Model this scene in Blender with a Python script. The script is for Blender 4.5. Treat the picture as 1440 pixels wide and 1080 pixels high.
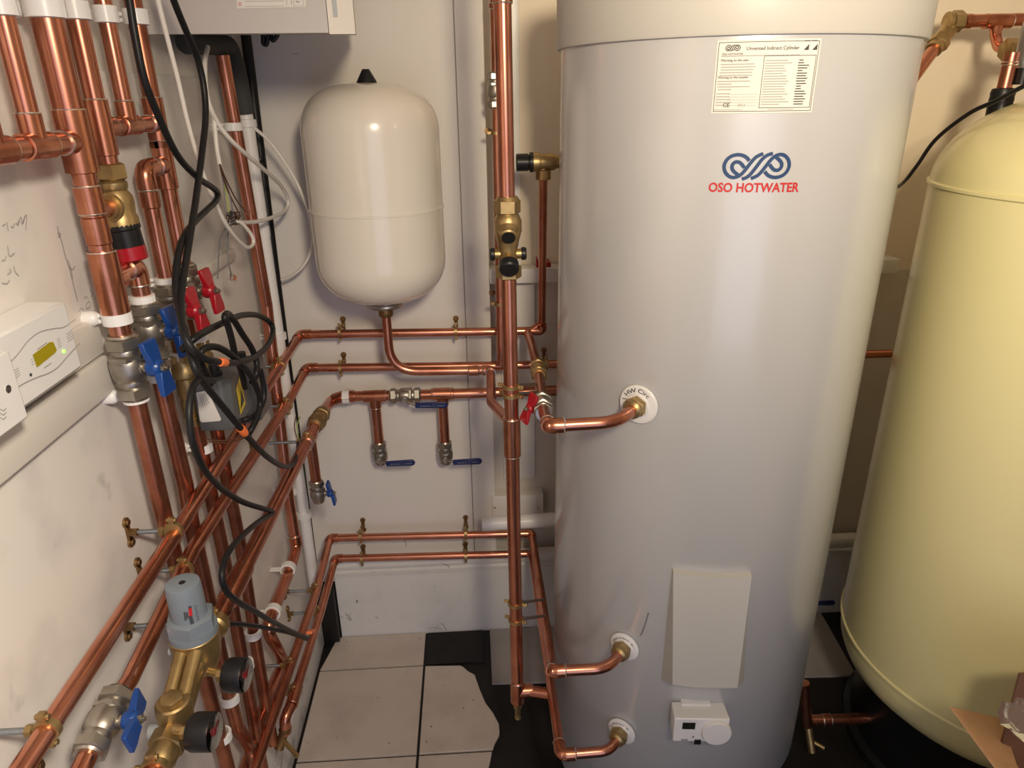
import bpy, bmesh, math, random
from mathutils import Vector, Matrix
random.seed(7)
S = bpy.context.scene
for o in list(bpy.data.objects): bpy.data.objects.remove(o)
COL = S.collection
PI = math.pi

# ------------------------------------------------------------------ camera
CAM = Vector((0, 0, 1.58)); FPX = 988.0
AX = Vector((0.99808911, -0.03431825, 0.05138475))
AY = Vector((-0.06055757, -0.37793575, 0.9238492))
AZ = Vector((-0.01228475, -0.92519556, -0.37929179))
cd = bpy.data.cameras.new('camera'); cam = bpy.data.objects.new('camera', cd); COL.objects.link(cam)
cd.sensor_fit = 'HORIZONTAL'; cd.sensor_width = 36.0; cd.lens = 36.0 * FPX / 1440.0; cd.clip_start = 0.02
right = Vector((AX.x, AY.x, AZ.x)); down = Vector((AX.y, AY.y, AZ.y)); fwd = Vector((AX.z, AY.z, AZ.z))
m = Matrix.Identity(4)
for i in range(3):
    m[i][0] = right[i]; m[i][1] = -down[i]; m[i][2] = -fwd[i]; m[i][3] = CAM[i]
cam.matrix_world = m
S.camera = cam

# ------------------------------------------------------------------ light and exposure
S.view_settings.view_transform = 'Standard'; S.view_settings.look = 'None'
S.view_settings.gamma = 1.0; S.view_settings.use_curve_mapping = False
S.view_settings.exposure = 0.0
W = bpy.data.worlds.new('world'); S.world = W; W.use_nodes = True
W.node_tree.nodes['Background'].inputs[0].default_value = (0.70, 0.735, 0.98, 1)
W.node_tree.nodes['Background'].inputs[1].default_value = 1.4
def lamp(name, loc, size, power, col, rot=(0, 0, 0), shape='DISK', spread=PI):
    l = bpy.data.lights.new(name, 'AREA'); l.shape = shape; l.size = size; l.energy = power; l.color = col; l.spread = spread
    o = bpy.data.objects.new(name, l); o.location = loc; o.rotation_euler = rot; COL.objects.link(o); return o
AIM = lambda a, b: (Vector(b) - Vector(a)).to_track_quat('-Z', 'Y').to_euler()
lamp('spotlight', (0.25, -0.32, 1.94), 0.20, 10.6, (1.0, 0.83, 0.59), AIM((.25, -.32, 1.94), (.80, 1.4, 1.74)), spread=math.radians(104))
lamp('spotlight', (0.28, -0.20, 2.00), 0.16, 5.2, (1.0, 0.87, 0.70), AIM((.28, -.2, 2.0), (-.60, 0.50, 1.12)), spread=math.radians(84))

# pixel of the 1440x1080 frame -> point of the world on a wall, floor or depth plane
def ray(px, py):
    v = Vector((px - 720, py - 540, FPX)); return Vector((AX.dot(v), AY.dot(v), AZ.dot(v)))
def on(px, py, ax, val):
    d = ray(px, py); return CAM + d * ((val - CAM[ax]) / d[ax])
def PX(px, py, x): return on(px, py, 0, x)
def PY(px, py, y): return on(px, py, 1, y)
def PZ(px, py, z): return on(px, py, 2, z)

# ------------------------------------------------------------------ materials
def mat(name, col, rough=0.5, metal=0.0, noise=0.0, scale=8.0, col2=None, bump=0.0, bscale=60.0, coat=0.0, trans=0.0, emit=None, rvar=0.0, detail=6, lo=.35, hi=.7):
    M = bpy.data.materials.new(name); M.use_nodes = True; nt = M.node_tree; b = nt.nodes['Principled BSDF']
    b.inputs['Base Color'].default_value = (*col, 1); b.inputs['Roughness'].default_value = rough; b.inputs['Metallic'].default_value = metal
    b.inputs['Coat Weight'].default_value = coat; b.inputs['Coat Roughness'].default_value = 0.08
    b.inputs['Transmission Weight'].default_value = trans
    if emit: b.inputs['Emission Color'].default_value = (*emit[0], 1); b.inputs['Emission Strength'].default_value = emit[1]
    tc = nt.nodes.new('ShaderNodeTexCoord')
    if col2 or rvar:
        n = nt.nodes.new('ShaderNodeTexNoise'); n.inputs['Scale'].default_value = scale; n.inputs['Detail'].default_value = detail
        nt.links.new(tc.outputs['Object'], n.inputs['Vector'])
        r = nt.nodes.new('ShaderNodeValToRGB'); r.color_ramp.elements[0].position = lo; r.color_ramp.elements[1].position = hi
        r.color_ramp.elements[0].color = (*col, 1); r.color_ramp.elements[1].color = (*(col2 or col), 1)
        nt.links.new(n.outputs['Fac'], r.inputs['Fac']); nt.links.new(r.outputs['Color'], b.inputs['Base Color'])
        if rvar:
            mr = nt.nodes.new('ShaderNodeMapRange'); mr.inputs['To Min'].default_value = rough; mr.inputs['To Max'].default_value = rough + rvar
            nt.links.new(n.outputs['Fac'], mr.inputs['Value']); nt.links.new(mr.outputs['Result'], b.inputs['Roughness'])
    if bump:
        n2 = nt.nodes.new('ShaderNodeTexNoise'); n2.inputs['Scale'].default_value = bscale; n2.inputs['Detail'].default_value = 4
        nt.links.new(tc.outputs['Object'], n2.inputs['Vector'])
        bp = nt.nodes.new('ShaderNodeBump'); bp.inputs['Strength'].default_value = bump; bp.inputs['Distance'].default_value = 0.002
        nt.links.new(n2.outputs['Fac'], bp.inputs['Height']); nt.links.new(bp.outputs['Normal'], b.inputs['Normal'])
    return M
M = {}
M['copper'] = mat('copper', (0.66, 0.285, 0.185), 0.15, 0.97, scale=14, col2=(0.47, 0.175, 0.105), rvar=0.20, bump=.03, bscale=25)
M['fitting'] = mat('copper_fitting', (0.64, 0.27, 0.16), 0.16, 0.97, scale=20, col2=(0.42, 0.15, 0.085), rvar=0.2)
M['old_copper'] = mat('dull_copper', (0.50, 0.20, 0.12), 0.24, 0.96, scale=22, col2=(0.28, 0.10, 0.06), rvar=0.2, bump=.04, bscale=40)
M['solder'] = mat('solder', (0.66, 0.58, 0.52), 0.3, 1.0)
M['brass'] = mat('brass', (0.50, 0.36, 0.17), 0.33, 0.9, scale=30, col2=(0.33, 0.23, 0.10), rvar=0.2, bump=.08, bscale=200)
M['darkbrass'] = mat('dark_brass', (0.35, 0.22, 0.09), 0.38, 0.95, scale=40, col2=(0.20, 0.12, 0.06), rvar=0.2)
M['nickel'] = mat('nickel', (0.50, 0.465, 0.41), 0.27, 0.95, scale=25, col2=(0.33, 0.30, 0.26), rvar=0.2, bump=.06, bscale=120)
M['steel'] = mat('steel', (0.55, 0.56, 0.58), 0.3, 1.0)
M['rod'] = mat('zinc_rod', (0.30, 0.33, 0.36), 0.4, 0.9, bump=.5, bscale=500)
M['wall'] = mat('white_paint', (0.78, 0.745, 0.70), 0.62, scale=3, col2=(0.74, 0.70, 0.655), bump=.12, bscale=40)
M['wall_left'] = mat('scuffed_white_paint', (0.80, 0.765, 0.715), 0.55, scale=9, col2=(0.60, 0.57, 0.56), bump=.15, bscale=30, lo=.5, hi=.85)
M['gloss'] = mat('gloss_white_paint', (0.76, 0.745, 0.72), 0.35, scale=12, col2=(0.68, 0.665, 0.65), bump=.1, bscale=30, lo=.5, hi=.8)
M['dirty'] = mat('dirty_skirting', (0.70, 0.69, 0.67), 0.45, scale=16, col2=(0.25, 0.24, 0.23), lo=.55, hi=.75)
M['cream_wall'] = mat('cream_paint', (0.84, 0.74, 0.58), 0.6, scale=3, col2=(0.80, 0.70, 0.54), bump=.1, bscale=40)
M['shade_wall'] = mat('shaded_wall_paint', (0.66, 0.60, 0.53), 0.6, scale=4, col2=(0.60, 0.54, 0.48), bump=.1)  # wall colour with shade mixed in, for the groove and lower recess
M['black_floor'] = mat('black_floor', (0.008, 0.0075, 0.007), 0.5, scale=6, col2=(0.022, 0.02, 0.019), bump=.2, bscale=30)
M['tile'] = mat('ceramic_tile', (0.62, 0.54, 0.47), 0.38, scale=9, col2=(0.50, 0.43, 0.375), bump=.1, bscale=90, lo=.45, hi=.8)
M['tile_grey'] = mat('grey_tile', (0.40, 0.37, 0.35), 0.5, scale=9, col2=(0.34, 0.31, 0.29))
M['white'] = mat('white_plastic', (0.80, 0.79, 0.78), 0.35)
M['clip'] = mat('white_clip_plastic', (0.83, 0.82, 0.80), 0.3)
M['offwhite'] = mat('off_white_plastic', (0.80, 0.76, 0.70), 0.4)
M['vessel'] = mat('vessel_enamel', (0.80, 0.75, 0.665), 0.22, coat=.4, bump=.02, bscale=12)
M['cyl'] = mat('silver_grey_film', (0.53, 0.53, 0.535), 0.26, metal=0.12, coat=.35, bump=.03, bscale=7)
M['lid'] = mat('lid_plastic', (0.53, 0.515, 0.475), 0.42)
M['boiler'] = mat('boiler_grey', (0.52, 0.49, 0.475), 0.45)
M['tank'] = mat('cream_enamel', (0.86, 0.79, 0.42), 0.30, coat=.3, bump=.02, bscale=20)
M['black'] = mat('black_plastic', (0.012, 0.012, 0.013), 0.38)
M['cable'] = mat('black_cable', (0.010, 0.010, 0.011), 0.42)
M['rubber'] = mat('dark_grey_rubber', (0.055, 0.058, 0.055), 0.7)
M['grey'] = mat('grey_plastic', (0.20, 0.21, 0.22), 0.4)
M['midgrey'] = mat('mid_grey_plastic', (0.33, 0.35, 0.37), 0.45)
M['actgrey'] = mat('actuator_grey', (0.10, 0.105, 0.11), 0.35)
M['cover_cream'] = mat('boiler_cover_cream', (0.64, 0.60, 0.54), 0.45)
M['bluegrey'] = mat('blue_grey_plastic', (0.19, 0.225, 0.26), 0.42, scale=8, col2=(0.165, 0.20, 0.235))
M['cable_white'] = mat('white_cable', (0.80, 0.76, 0.70), 0.4)
M['blue'] = mat('blue_plastic', (0.007, 0.055, 0.25), 0.33)
M['navy'] = mat('navy_plastic', (0.008, 0.02, 0.11), 0.35)
M['red'] = mat('red_plastic', (0.36, 0.008, 0.018), 0.33)
M['orange'] = mat('orange_tag', (0.90, 0.20, 0.05), 0.4)
M['yellow'] = mat('yellow_label', (0.72, 0.55, 0.02), 0.4)
M['paper'] = mat('paper_label', (0.70, 0.68, 0.63), 0.65)
M['ink'] = mat('dark_ink', (0.05, 0.05, 0.055), 0.6)
M['greyink'] = mat('grey_ink', (0.36, 0.35, 0.34), 0.6)
M['pencil'] = mat('pencil', (0.40, 0.37, 0.36), 0.7)
M['logo_blue'] = mat('logo_blue', (0.006, 0.040, 0.135), 0.6)
M['logo_red'] = mat('logo_red', (0.50, 0.015, 0.02), 0.6)
M['lcd'] = mat('lcd_yellow', (0.26, 0.21, 0.01), 0.25, emit=((0.75, 0.52, 0.0), 0.13))
M['lcd_dark'] = mat('lcd_dark', (0.02, 0.022, 0.015), 0.15)
M['led'] = mat('green_led', (0.3, 0.8, 0.1), 0.3, emit=((0.35, 1.0, 0.1), 1.5))
M['card'] = mat('cardboard', (0.62, 0.36, 0.19), 0.75, scale=18, col2=(0.55, 0.31, 0.16), bump=.1, bscale=80)
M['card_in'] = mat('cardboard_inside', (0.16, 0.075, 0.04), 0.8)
M['glassface'] = mat('gauge_glass', (0.9, 0.9, 0.9), 0.05, trans=1.0)
M['dial'] = mat('gauge_dial', (0.62, 0.60, 0.56), 0.4)
M['film'] = mat('clear_plastic_film', (0.95, 0.95, 0.95), 0.10, trans=0.95, bump=.4, bscale=60); M['film'].node_tree.nodes['Principled BSDF'].inputs['IOR'].default_value = 1.12
M['wire_green'] = mat('green_yellow_wire', (0.35, 0.45, 0.10), 0.4)
M['wire_brown'] = mat('brown_wire', (0.10, 0.04, 0.02), 0.4)
M['wire_grey'] = mat('grey_wire', (0.16, 0.16, 0.17), 0.4)

for k_ in ('black', 'cable', 'black_floor', 'rubber'): M[k_].node_tree.nodes['Principled BSDF'].inputs['Specular IOR Level'].default_value = .28
def specks(m_, scale, col, lo, hi):
    nt = m_.node_tree; b = nt.nodes['Principled BSDF']; src = b.inputs['Base Color'].links[0].from_socket
    tc = nt.nodes.new('ShaderNodeTexCoord'); n = nt.nodes.new('ShaderNodeTexNoise'); n.inputs['Scale'].default_value = scale; n.inputs['Detail'].default_value = 3
    r = nt.nodes.new('ShaderNodeMapRange'); r.inputs['From Min'].default_value = lo; r.inputs['From Max'].default_value = hi
    mx = nt.nodes.new('ShaderNodeMix'); mx.data_type = 'RGBA'; mx.inputs[7].default_value = (*col, 1)
    nt.links.new(tc.outputs['Object'], n.inputs['Vector']); nt.links.new(n.outputs['Fac'], r.inputs['Value']); nt.links.new(r.outputs['Result'], mx.inputs[0])
    nt.links.new(src, mx.inputs[6]); nt.links.new(mx.outputs[2], b.inputs['Base Color'])
specks(M['tile'], 70, (.09, .07, .06), .69, .74); specks(M['gloss'], 45, (.10, .09, .09), .72, .78)
specks(M['wall_left'], 14, (.42, .40, .40), .70, .84)

# ------------------------------------------------------------------ mesh building
def basis(axis, hint=None):
    w = Vector(axis).normalized()
    h = Vector(hint) if hint is not None else (Vector((0, 0, 1)) if abs(w.z) < .9 else Vector((1, 0, 0)))
    u = h - w * h.dot(w)
    if u.length < 1e-6: u = Vector((0, 1, 0)) - w * w.y
    u.normalize(); v = w.cross(u); return u, v, w
class MB:
    def __init__(s): s.v = []; s.f = []; s.sm = []
    def add(s, vs, fs, smooth=True):
        n = len(s.v); s.v += [Vector(p) for p in vs]
        for f in fs: s.f.append([i + n for i in f]); s.sm.append(smooth)
        return s
    def lathe(s, prof, o, axis=(0, 0, 1), seg=20, smooth=True, hint=None, rot=0.0):
        u, v, w = basis(axis, hint); o = Vector(o); vs = []; fs = []
        for r, h in prof:
            for k in range(seg):
                a = 2 * PI * k / seg + rot; vs.append(o + w * h + (u * math.cos(a) + v * math.sin(a)) * max(r, 1e-5))
        n = len(prof)
        for i in range(n - 1):
            for k in range(seg):
                k2 = (k + 1) % seg; fs.append([i * seg + k, i * seg + k2, (i + 1) * seg + k2, (i + 1) * seg + k])
        if prof[0][0] > 1e-4: fs.append(list(range(seg))[::-1])
        if prof[-1][0] > 1e-4: fs.append([(n - 1) * seg + k for k in range(seg)])
        return s.add(vs, fs, smooth)
    def cyl(s, a, b, r, seg=16, smooth=True, bev=0.0):
        a = Vector(a); b = Vector(b); L = (b - a).length
        pr = [(r, 0), (r, L)] if not bev else [(r - bev, 0), (r, bev), (r, L - bev), (r - bev, L)]
        return s.lathe(pr, a, b - a, seg, smooth)
    def hexnut(s, o, axis, R, L, ch=.15, hint=None):
        u = R * ch
        return s.lathe([(R - u, 0), (R, u * .6), (R, L - u * .6), (R - u, L)], o, axis, 6, False, hint)
    def tube(s, pts, r, bend=0.03, seg=14, steps=6, cap=True):
        P = fillet(pts, bend, steps); n = len(P); vs = []; fs = []
        t0 = (P[1] - P[0]).normalized(); u, v, w = basis(t0)
        for i in range(n):
            if i == 0: t = P[1] - P[0]
            elif i == n - 1: t = P[-1] - P[-2]
            else: t = (P[i + 1] - P[i]).normalized() + (P[i] - P[i - 1]).normalized()
            t.normalize(); u = u - t * u.dot(t); u.normalize(); v = t.cross(u)
            for k in range(seg):
                a = 2 * PI * k / seg; vs.append(P[i] + (u * math.cos(a) + v * math.sin(a)) * r)
        for i in range(n - 1):
            for k in range(seg):
                k2 = (k + 1) % seg; fs.append([i * seg + k, i * seg + k2, (i + 1) * seg + k2, (i + 1) * seg + k])
        if cap: fs.append(list(range(seg))[::-1]); fs.append([(n - 1) * seg + k for k in range(seg)])
        return s.add(vs, fs, True)
    def spline(s, pts, r, seg=10, sub=6, cap=True):
        return s.tube(catmull(pts, sub), r, 0, seg, 1, cap)
    def box(s, lo, hi, bev=0.0):
        bm = bmesh.new(); bmesh.ops.create_cube(bm, size=1.0); lo = Vector(lo); hi = Vector(hi)
        for q in bm.verts: q.co = Vector(((lo.x + hi.x) / 2 + q.co.x * (hi.x - lo.x), (lo.y + hi.y) / 2 + q.co.y * (hi.y - lo.y), (lo.z + hi.z) / 2 + q.co.z * (hi.z - lo.z)))
        if bev: bmesh.ops.bevel(bm, geom=bm.edges[:], offset=bev, segments=2, affect='EDGES', profile=.6)
        bm.verts.index_update(); s.add([q.co.copy() for q in bm.verts], [[q.index for q in f.verts] for f in bm.faces], False); bm.free(); return s
    def obox(s, o, ax, size, bev=0.0, hint=None):      # oriented box: o centre, w axis, size (u,v,w)
        u, v, w = basis(ax, hint); t = MB().box([-k / 2 for k in size], [k / 2 for k in size], bev)
        return s.add([Vector(o) + u * p.x + v * p.y + w * p.z for p in t.v], t.f, False)
    def prism(s, poly, o, u, v, n, th):                 # polygon in (u,v) with thickness th along n
        o = Vector(o); u = Vector(u); v = Vector(v); n = Vector(n); k = len(poly)
        vs = [o + u * a + v * b for a, b in poly] + [o + u * a + v * b + n * th for a, b in poly]
        fs = [list(range(k))[::-1], list(range(k, 2 * k))] + [[i, (i + 1) % k, (i + 1) % k + k, i + k] for i in range(k)]
        return s.add(vs, fs, False)
    def hull(s, bottom, top):                           # loft between two closed loops of equal count
        k = len(bottom)
        return s.add(list(bottom) + list(top), [list(range(k))[::-1], list(range(k, 2 * k))] + [[i, (i + 1) % k, (i + 1) % k + k, i + k] for i in range(k)], False)
    def build(s, name, material, parent=None, flat=False):
        loc = Vector((0, 0, 0)); p = parent
        if parent is not None: loc = Vector(parent['_o'])
        me = bpy.data.meshes.new(name); me.from_pydata([q - loc for q in s.v], [], s.f)
        me.polygons.foreach_set('use_smooth', s.sm)
        bm = bmesh.new(); bm.from_mesh(me); bmesh.ops.recalc_face_normals(bm, faces=bm.faces)
        bm.to_mesh(me); bm.free()
        try: me.set_sharp_from_angle(angle=math.radians(38))
        except Exception: pass
        me.materials.append(material); me.update()
        o = bpy.data.objects.new(name, me); COL.objects.link(o)
        if parent is not None: o.parent = parent; o['_o'] = list(loc)
        return o
def fillet(pts, R, steps):
    P = [Vector(p) for p in pts]
    if R <= 0 or len(P) < 3: return P
    out = [P[0]]
    for i in range(1, len(P) - 1):
        a, b, c = P[i - 1], P[i], P[i + 1]; d1 = (a - b); d2 = (c - b); l1, l2 = d1.length, d2.length; d1.normalize(); d2.normalize()
        ang = d1.angle(d2)
        if ang > PI - .02: out.append(b); continue
        t = min(R / math.tan(ang / 2), l1 * .48, l2 * .48)
        p, q = b + d1 * t, b + d2 * t
        for k in range(steps + 1):
            f = k / steps; out.append(p * (1 - f) ** 2 + b * 2 * f * (1 - f) + q * f * f)
    out.append(P[-1]); return out
def catmull(pts, sub):
    P = [Vector(p) for p in pts]; P = [P[0] * 2 - P[1]] + P + [P[-1] * 2 - P[-2]]; out = []
    for i in range(1, len(P) - 2):
        for k in range(sub):
            t = k / sub; a, b, c, d = P[i - 1], P[i], P[i + 1], P[i + 2]
            out.append(.5 * ((2 * b) + (c - a) * t + (2 * a - 5 * b + 4 * c - d) * t * t + (3 * b - a - 3 * c + d) * t ** 3))
    out.append(P[-2]); return out
_tc = {}
def text2d(txt, size=1.0, align='CENTER', bold=0.0):
    key = (txt, align, bold)
    if key not in _tc:
        c = bpy.data.curves.new('t', 'FONT'); c.body = txt; c.align_x = align; c.size = 1.0; c.resolution_u = 3; c.offset = bold
        o = bpy.data.objects.new('t', c); COL.objects.link(o)
        dg = bpy.context.evaluated_depsgraph_get(); me = bpy.data.meshes.new_from_object(o.evaluated_get(dg))
        _tc[key] = ([(q.co.x, q.co.y) for q in me.vertices], [list(p.vertices) for p in me.polygons])
        bpy.data.objects.remove(o); bpy.data.curves.remove(c); bpy.data.meshes.remove(me)
    vs, fs = _tc[key]; return [(a * size, b * size) for a, b in vs], fs
def text_mb(mb, txt, size, fn, align='CENTER', bold=0.0, sx=1.0):
    vs, fs = text2d(txt, size, align, bold); mb.add([fn(a * sx, b) for a, b in vs], fs, False); return mb
def bar(mb, fn, x0, y0, x1, y1, n=1):                  # flat printed bar on a surface
    vs = []
    for k in range(n + 1):
        x = x0 + (x1 - x0) * k / n; vs += [fn(x, y0), fn(x, y1)]
    mb.add(vs, [[2 * k, 2 * k + 2, 2 * k + 3, 2 * k + 1] for k in range(n)], False)
def stroke(mb, fn, pts, w, sub=5, taper=False):
    P = [Vector((p[0], p[1], 0)) for p in pts]; P = catmull(P, sub) if sub > 1 else P
    vs = []; n = len(P)
    for i, p in enumerate(P):
        t = (P[min(i + 1, n - 1)] - P[max(i - 1, 0)]).normalized(); q = Vector((-t.y, t.x, 0))
        k = w / 2 * (1 if not taper else min(1.0, (n - 1 - i) / 5 + .08)); vs += [fn((p + q * k).x, (p + q * k).y), fn((p - q * k).x, (p - q * k).y)]
    mb.add(vs, [[2 * i, 2 * i + 1, 2 * i + 3, 2 * i + 2] for i in range(n - 1)], False)

def thing(name, label, cat, loc=(0, 0, 0), group=None):
    o = bpy.data.objects.new(name, None); COL.objects.link(o); o.location = loc; o['_o'] = list(loc); o.empty_display_size = .02
    o['label'] = label; o['category'] = cat
    if group: o['group'] = group
    return o
def struct(name, mb, material):
    o = mb.build(name, material); o['kind'] = 'structure'; o['_o'] = [0, 0, 0]; return o

# ================================================================== SETTING
WX, WY = -0.52, 1.81                       # left wall plane, back wall plane
xs = PY(655, 460, WY).x; xt = PY(690, 460, WY).x
XR = 1.95
struct('floor', MB().box((-0.6, -1.4, -.08), (XR + .1, 2.0, -.006)), M['black_floor'])
struct('ceiling', MB().box((-0.6, -1.4, 2.4), (XR + .1, 2.0, 2.48)), M['wall'])
struct('wall_front', MB().box((-.6, -1.48, -.006), (-.25, -1.4, 2.4)).box((1.15, -1.48, -.006), (XR + .08, -1.4, 2.4)).box((-.25, -1.48, 2.08), (1.15, -1.4, 2.4)), M['wall'])
struct('wall_left', MB().box((WX - .08, -1.4, -.006), (WX, 1.9, 2.5)), M['wall_left'])
struct('wall_right', MB().box((XR, -1.4, -.006), (XR + .08, 2.0, 2.5)), M['cream_wall'])
wb = struct('wall_back', MB().box((WX, WY, -.006), (xs - .0015, 1.95, 2.5)), M['wall'])
MB().box((xs + .0015, WY - .001, -.006), (xt, 1.95, 2.5)).build('board', M['wall'], wb)
MB().box((xt, WY + .045, -.006), (XR, 1.95, 2.5)).build('recess_panel', M['cream_wall'], wb)
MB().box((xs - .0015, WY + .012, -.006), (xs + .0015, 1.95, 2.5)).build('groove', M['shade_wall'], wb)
zr1 = PY(735, 376, WY).z; zr0 = PY(735, 398, WY).z
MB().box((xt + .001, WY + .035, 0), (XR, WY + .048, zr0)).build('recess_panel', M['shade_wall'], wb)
# slim uprights of the recess
struct('trim_1', MB().box((PY(716, 200, 1.84).x, 1.832, zr1), (PY(731, 200, 1.84).x, 1.86, 2.5), .002), M['gloss'])
struct('trim_2', MB().box((PY(707, 600, 1.84).x, 1.836, .52), (PY(752, 600, 1.84).x, 1.85, zr0), .002), M['gloss'])
xre = PY(1264, 378, 1.79).x
struct('trim_3', MB().box((xt, WY - .02, zr0 + .004), (xre, WY + .04, zr1), .003), M['gloss'])
# skirting boards
zb = PY(480, 800, 1.79).z
prof = [(1.79, -.006), (1.79, zb - .03), (1.784, zb - .026), (1.782, zb - .012), (1.79, zb - .008), (1.785, zb), (1.783, zb + .012), (1.788, zb + .024), (1.80, zb + .03), (1.812, zb + .03), (1.812, -.006)]
sk = MB(); n = len(prof)
x0, x1 = PY(478, 870, 1.79).x, XR
sk.add([(x0, a, b) for a, b in prof] + [(x1, a, b) for a, b in prof], [[i, (i + 1) % n, (i + 1) % n + n, i + n] for i in range(n)] + [list(range(n))[::-1], list(range(n, 2 * n))], False)
struct('baseboard_back', sk, M['gloss'])
struct('baseboard_left', MB().box((WX, -1.4, -.006), (WX + .018, 1.765, .095), .003), M['dirty'])
struct('corner_gap_block', MB().box((WX, 1.765, -.006), (PY(478, 870, 1.79).x - .004, 1.81, .2), .004), M['black_floor'])  # black block filling the gap between skirting end and left wall
# boxed board and cable ledge on the left wall
zl = PX(150, 557, WX + .012).z
tl = struct('trim_5', MB().box((WX, -0.6, zl), (WX + .014, .945, zl + .052), .003), M['offwhite'])
MB().box((WX, -0.6, zl + .055), (WX + .010, .95, zl + .105), .003).build('upper_strip', M['offwhite'], tl)
q0, q1 = PX(275, 406, WX + .012), PX(330, 363, WX + .012)
struct('trim_6', MB().box((WX, 1.0, q1.z), (WX + .016, q1.y, q1.z + .022), .003), M['offwhite'])
struct('trim_7', MB().box((WX, 1.0, q1.z + .022), (WX + .008, q1.y, 1.62), .002), M['gloss'])
# pencil scribbles and a scratch on the left wall
pm = MB()
def lw(px, py): p = PX(px, py, WX); return p + Vector((.0012, 0, 0))
def wstroke(L, w=.0012):
    P = catmull([lw(a, b) for a, b in L], 4); vs = []; nn = len(P)
    for i, p in enumerate(P):
        t = (P[min(i + 1, nn - 1)] - P[max(i - 1, 0)]).normalized(); qd = Vector((0, -t.z, t.y)); vs += [p + qd * w / 2, p - qd * w / 2]
    pm.add(vs, [[2 * i, 2 * i + 1, 2 * i + 3, 2 * i + 2] for i in range(nn - 1)], False)
for L in ([(2, 318), (6, 315)], [(8, 312), (10, 325)], [(14, 318), (17, 320), (19, 314)], [(21, 313), (23, 316), (25, 310)], [(24, 318), (28, 305), (30, 316), (34, 303)], [(30, 314), (36, 302), (35, 324)],
          [(1, 366), (5, 366), (7, 360)], [(9, 345), (12, 360), (19, 356)], [(9, 386), (14, 382), (12, 378)], [(18, 374), (20, 382), (25, 388)], [(1, 398), (8, 399), (12, 394)],
          [(110, 438), (114, 433), (118, 440)], [(120, 428), (124, 424), (126, 430), (121, 434), (120, 428)], [(117, 420), (120, 417), (123, 421)], [(126, 408), (130, 413), (127, 418)]): wstroke(L)
wstroke([(79, 318), (83, 332), (87, 345), (91, 362), (96, 376), (100, 392), (104, 408), (108, 424)], .0016)
wstroke([(80, 326), (82, 334), (84, 328)], .0014); wstroke([(96, 376), (101, 379), (104, 374)], .0014); wstroke([(94, 365), (99, 380), (101, 392)], .0014)
wl = [o for o in COL.objects if o.name == 'wall_left'][0]
pm.build('pencil_marks', M['pencil'], wl)
# paint scrapes low on the back wall and skirting
sc = MB()
def bs(px, py, y): return PY(px, py, y) - Vector((0, .0012, 0))
for L, y in (([(486, 862), (490, 866), (494, 861)], 1.789), ([(488, 868), (494, 872), (491, 866)], 1.789), ([(528, 866), (531, 869), (534, 868)], 1.789), ([(612, 850), (616, 847), (620, 846)], 1.789), ([(598, 884), (612, 882), (622, 885)], 1.789), ([(610, 888), (620, 876), (628, 886)], 1.789),
             ([(408, 78), (412, 76), (420, 75)], 1.809), ([(568, 757), (570, 762), (571, 768)], 1.809), ([(620, 792), (628, 794), (632, 797)], 1.784)):
    P = catmull([bs(a, b, y) for a, b in L], 4); vs = []
    for p in P: vs += [p + Vector((.0012, 0, .0008)), p - Vector((.0012, 0, .0008))]
    sc.add(vs, [[2 * i, 2 * i + 1, 2 * i + 3, 2 * i + 2] for i in range(len(P) - 1)], False)
sc.build('scrape_marks', M['pencil'], wb)

# floor tiles: each its own piece on the black floor
fl = [o for o in COL.objects if o.name == 'floor'][0]
def tile(poly, material, z0=-.006, z1=.0, name='tile'):
    mb = MB(); k = len(poly); e = .0015
    c = sum((Vector((a, b, 0)) for a, b in poly), Vector()) / k
    inner = [Vector((a, b, 0)) + (c - Vector((a, b, 0))).normalized() * e for a, b in poly]
    vs = [(a, b, z0) for a, b in poly] + [(a, b, z1 - .0015) for a, b in poly] + [(p.x, p.y, z1) for p in inner]
    fs = [[i, (i + 1) % k, (i + 1) % k + k, i + k] for i in range(k)] + [[i + k, (i + 1) % k + k, (i + 1) % k + 2 * k, i + 2 * k] for i in range(k)] + [list(range(2 * k, 3 * k)), list(range(k))[::-1]]
    mb.add(vs, fs, False); return mb.build(name, material, fl)
def fp(L): return [(PZ(a, b, 0).x, PZ(a, b, 0).y) for a, b in L]
gx = -.1835; T = .3115; y1 = 1.648; y2 = y1 - T; xl = WX + .026; g = .0032
tile([(xl, y1 + g), (gx - g, y1 + g), (gx - g, 1.786), (xl + .03, 1.786)], M['tile'])
tile([(xl, y2 + g), (gx - g, y2 + g), (gx - g, y1 - g), (xl, y1 - g)], M['tile'])
rag = [(380 + a / 3.6, 780 + b / 3.6) for a, b in [(960, 560), (975, 566), (1000, 588), (1034, 606), (1046, 640), (1062, 684), (1092, 752), (1128, 800), (1158, 858), (1161, 890), (1160, 912), (1136, 955), (1127, 998)]]
R = fp(rag)
tile([(gx + g, y2 + g)] + [(gx + g, y1 - g)] + R[:-1] + [(R[-1][0], y2 + g)], M['tile'])
rag2 = fp([(692, 1060), (689, 1072), (686, 1082)])
tile([(gx + g, y2 - T), (gx + g, y2 - g), (rag2[0][0], y2 - g), (rag2[1][0], rag2[1][1]), (rag2[2][0], rag2[2][1]), (rag2[2][0] - .03, y2 - .12), (rag2[2][0] - .05, y2 - T)], M['tile'])
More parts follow.
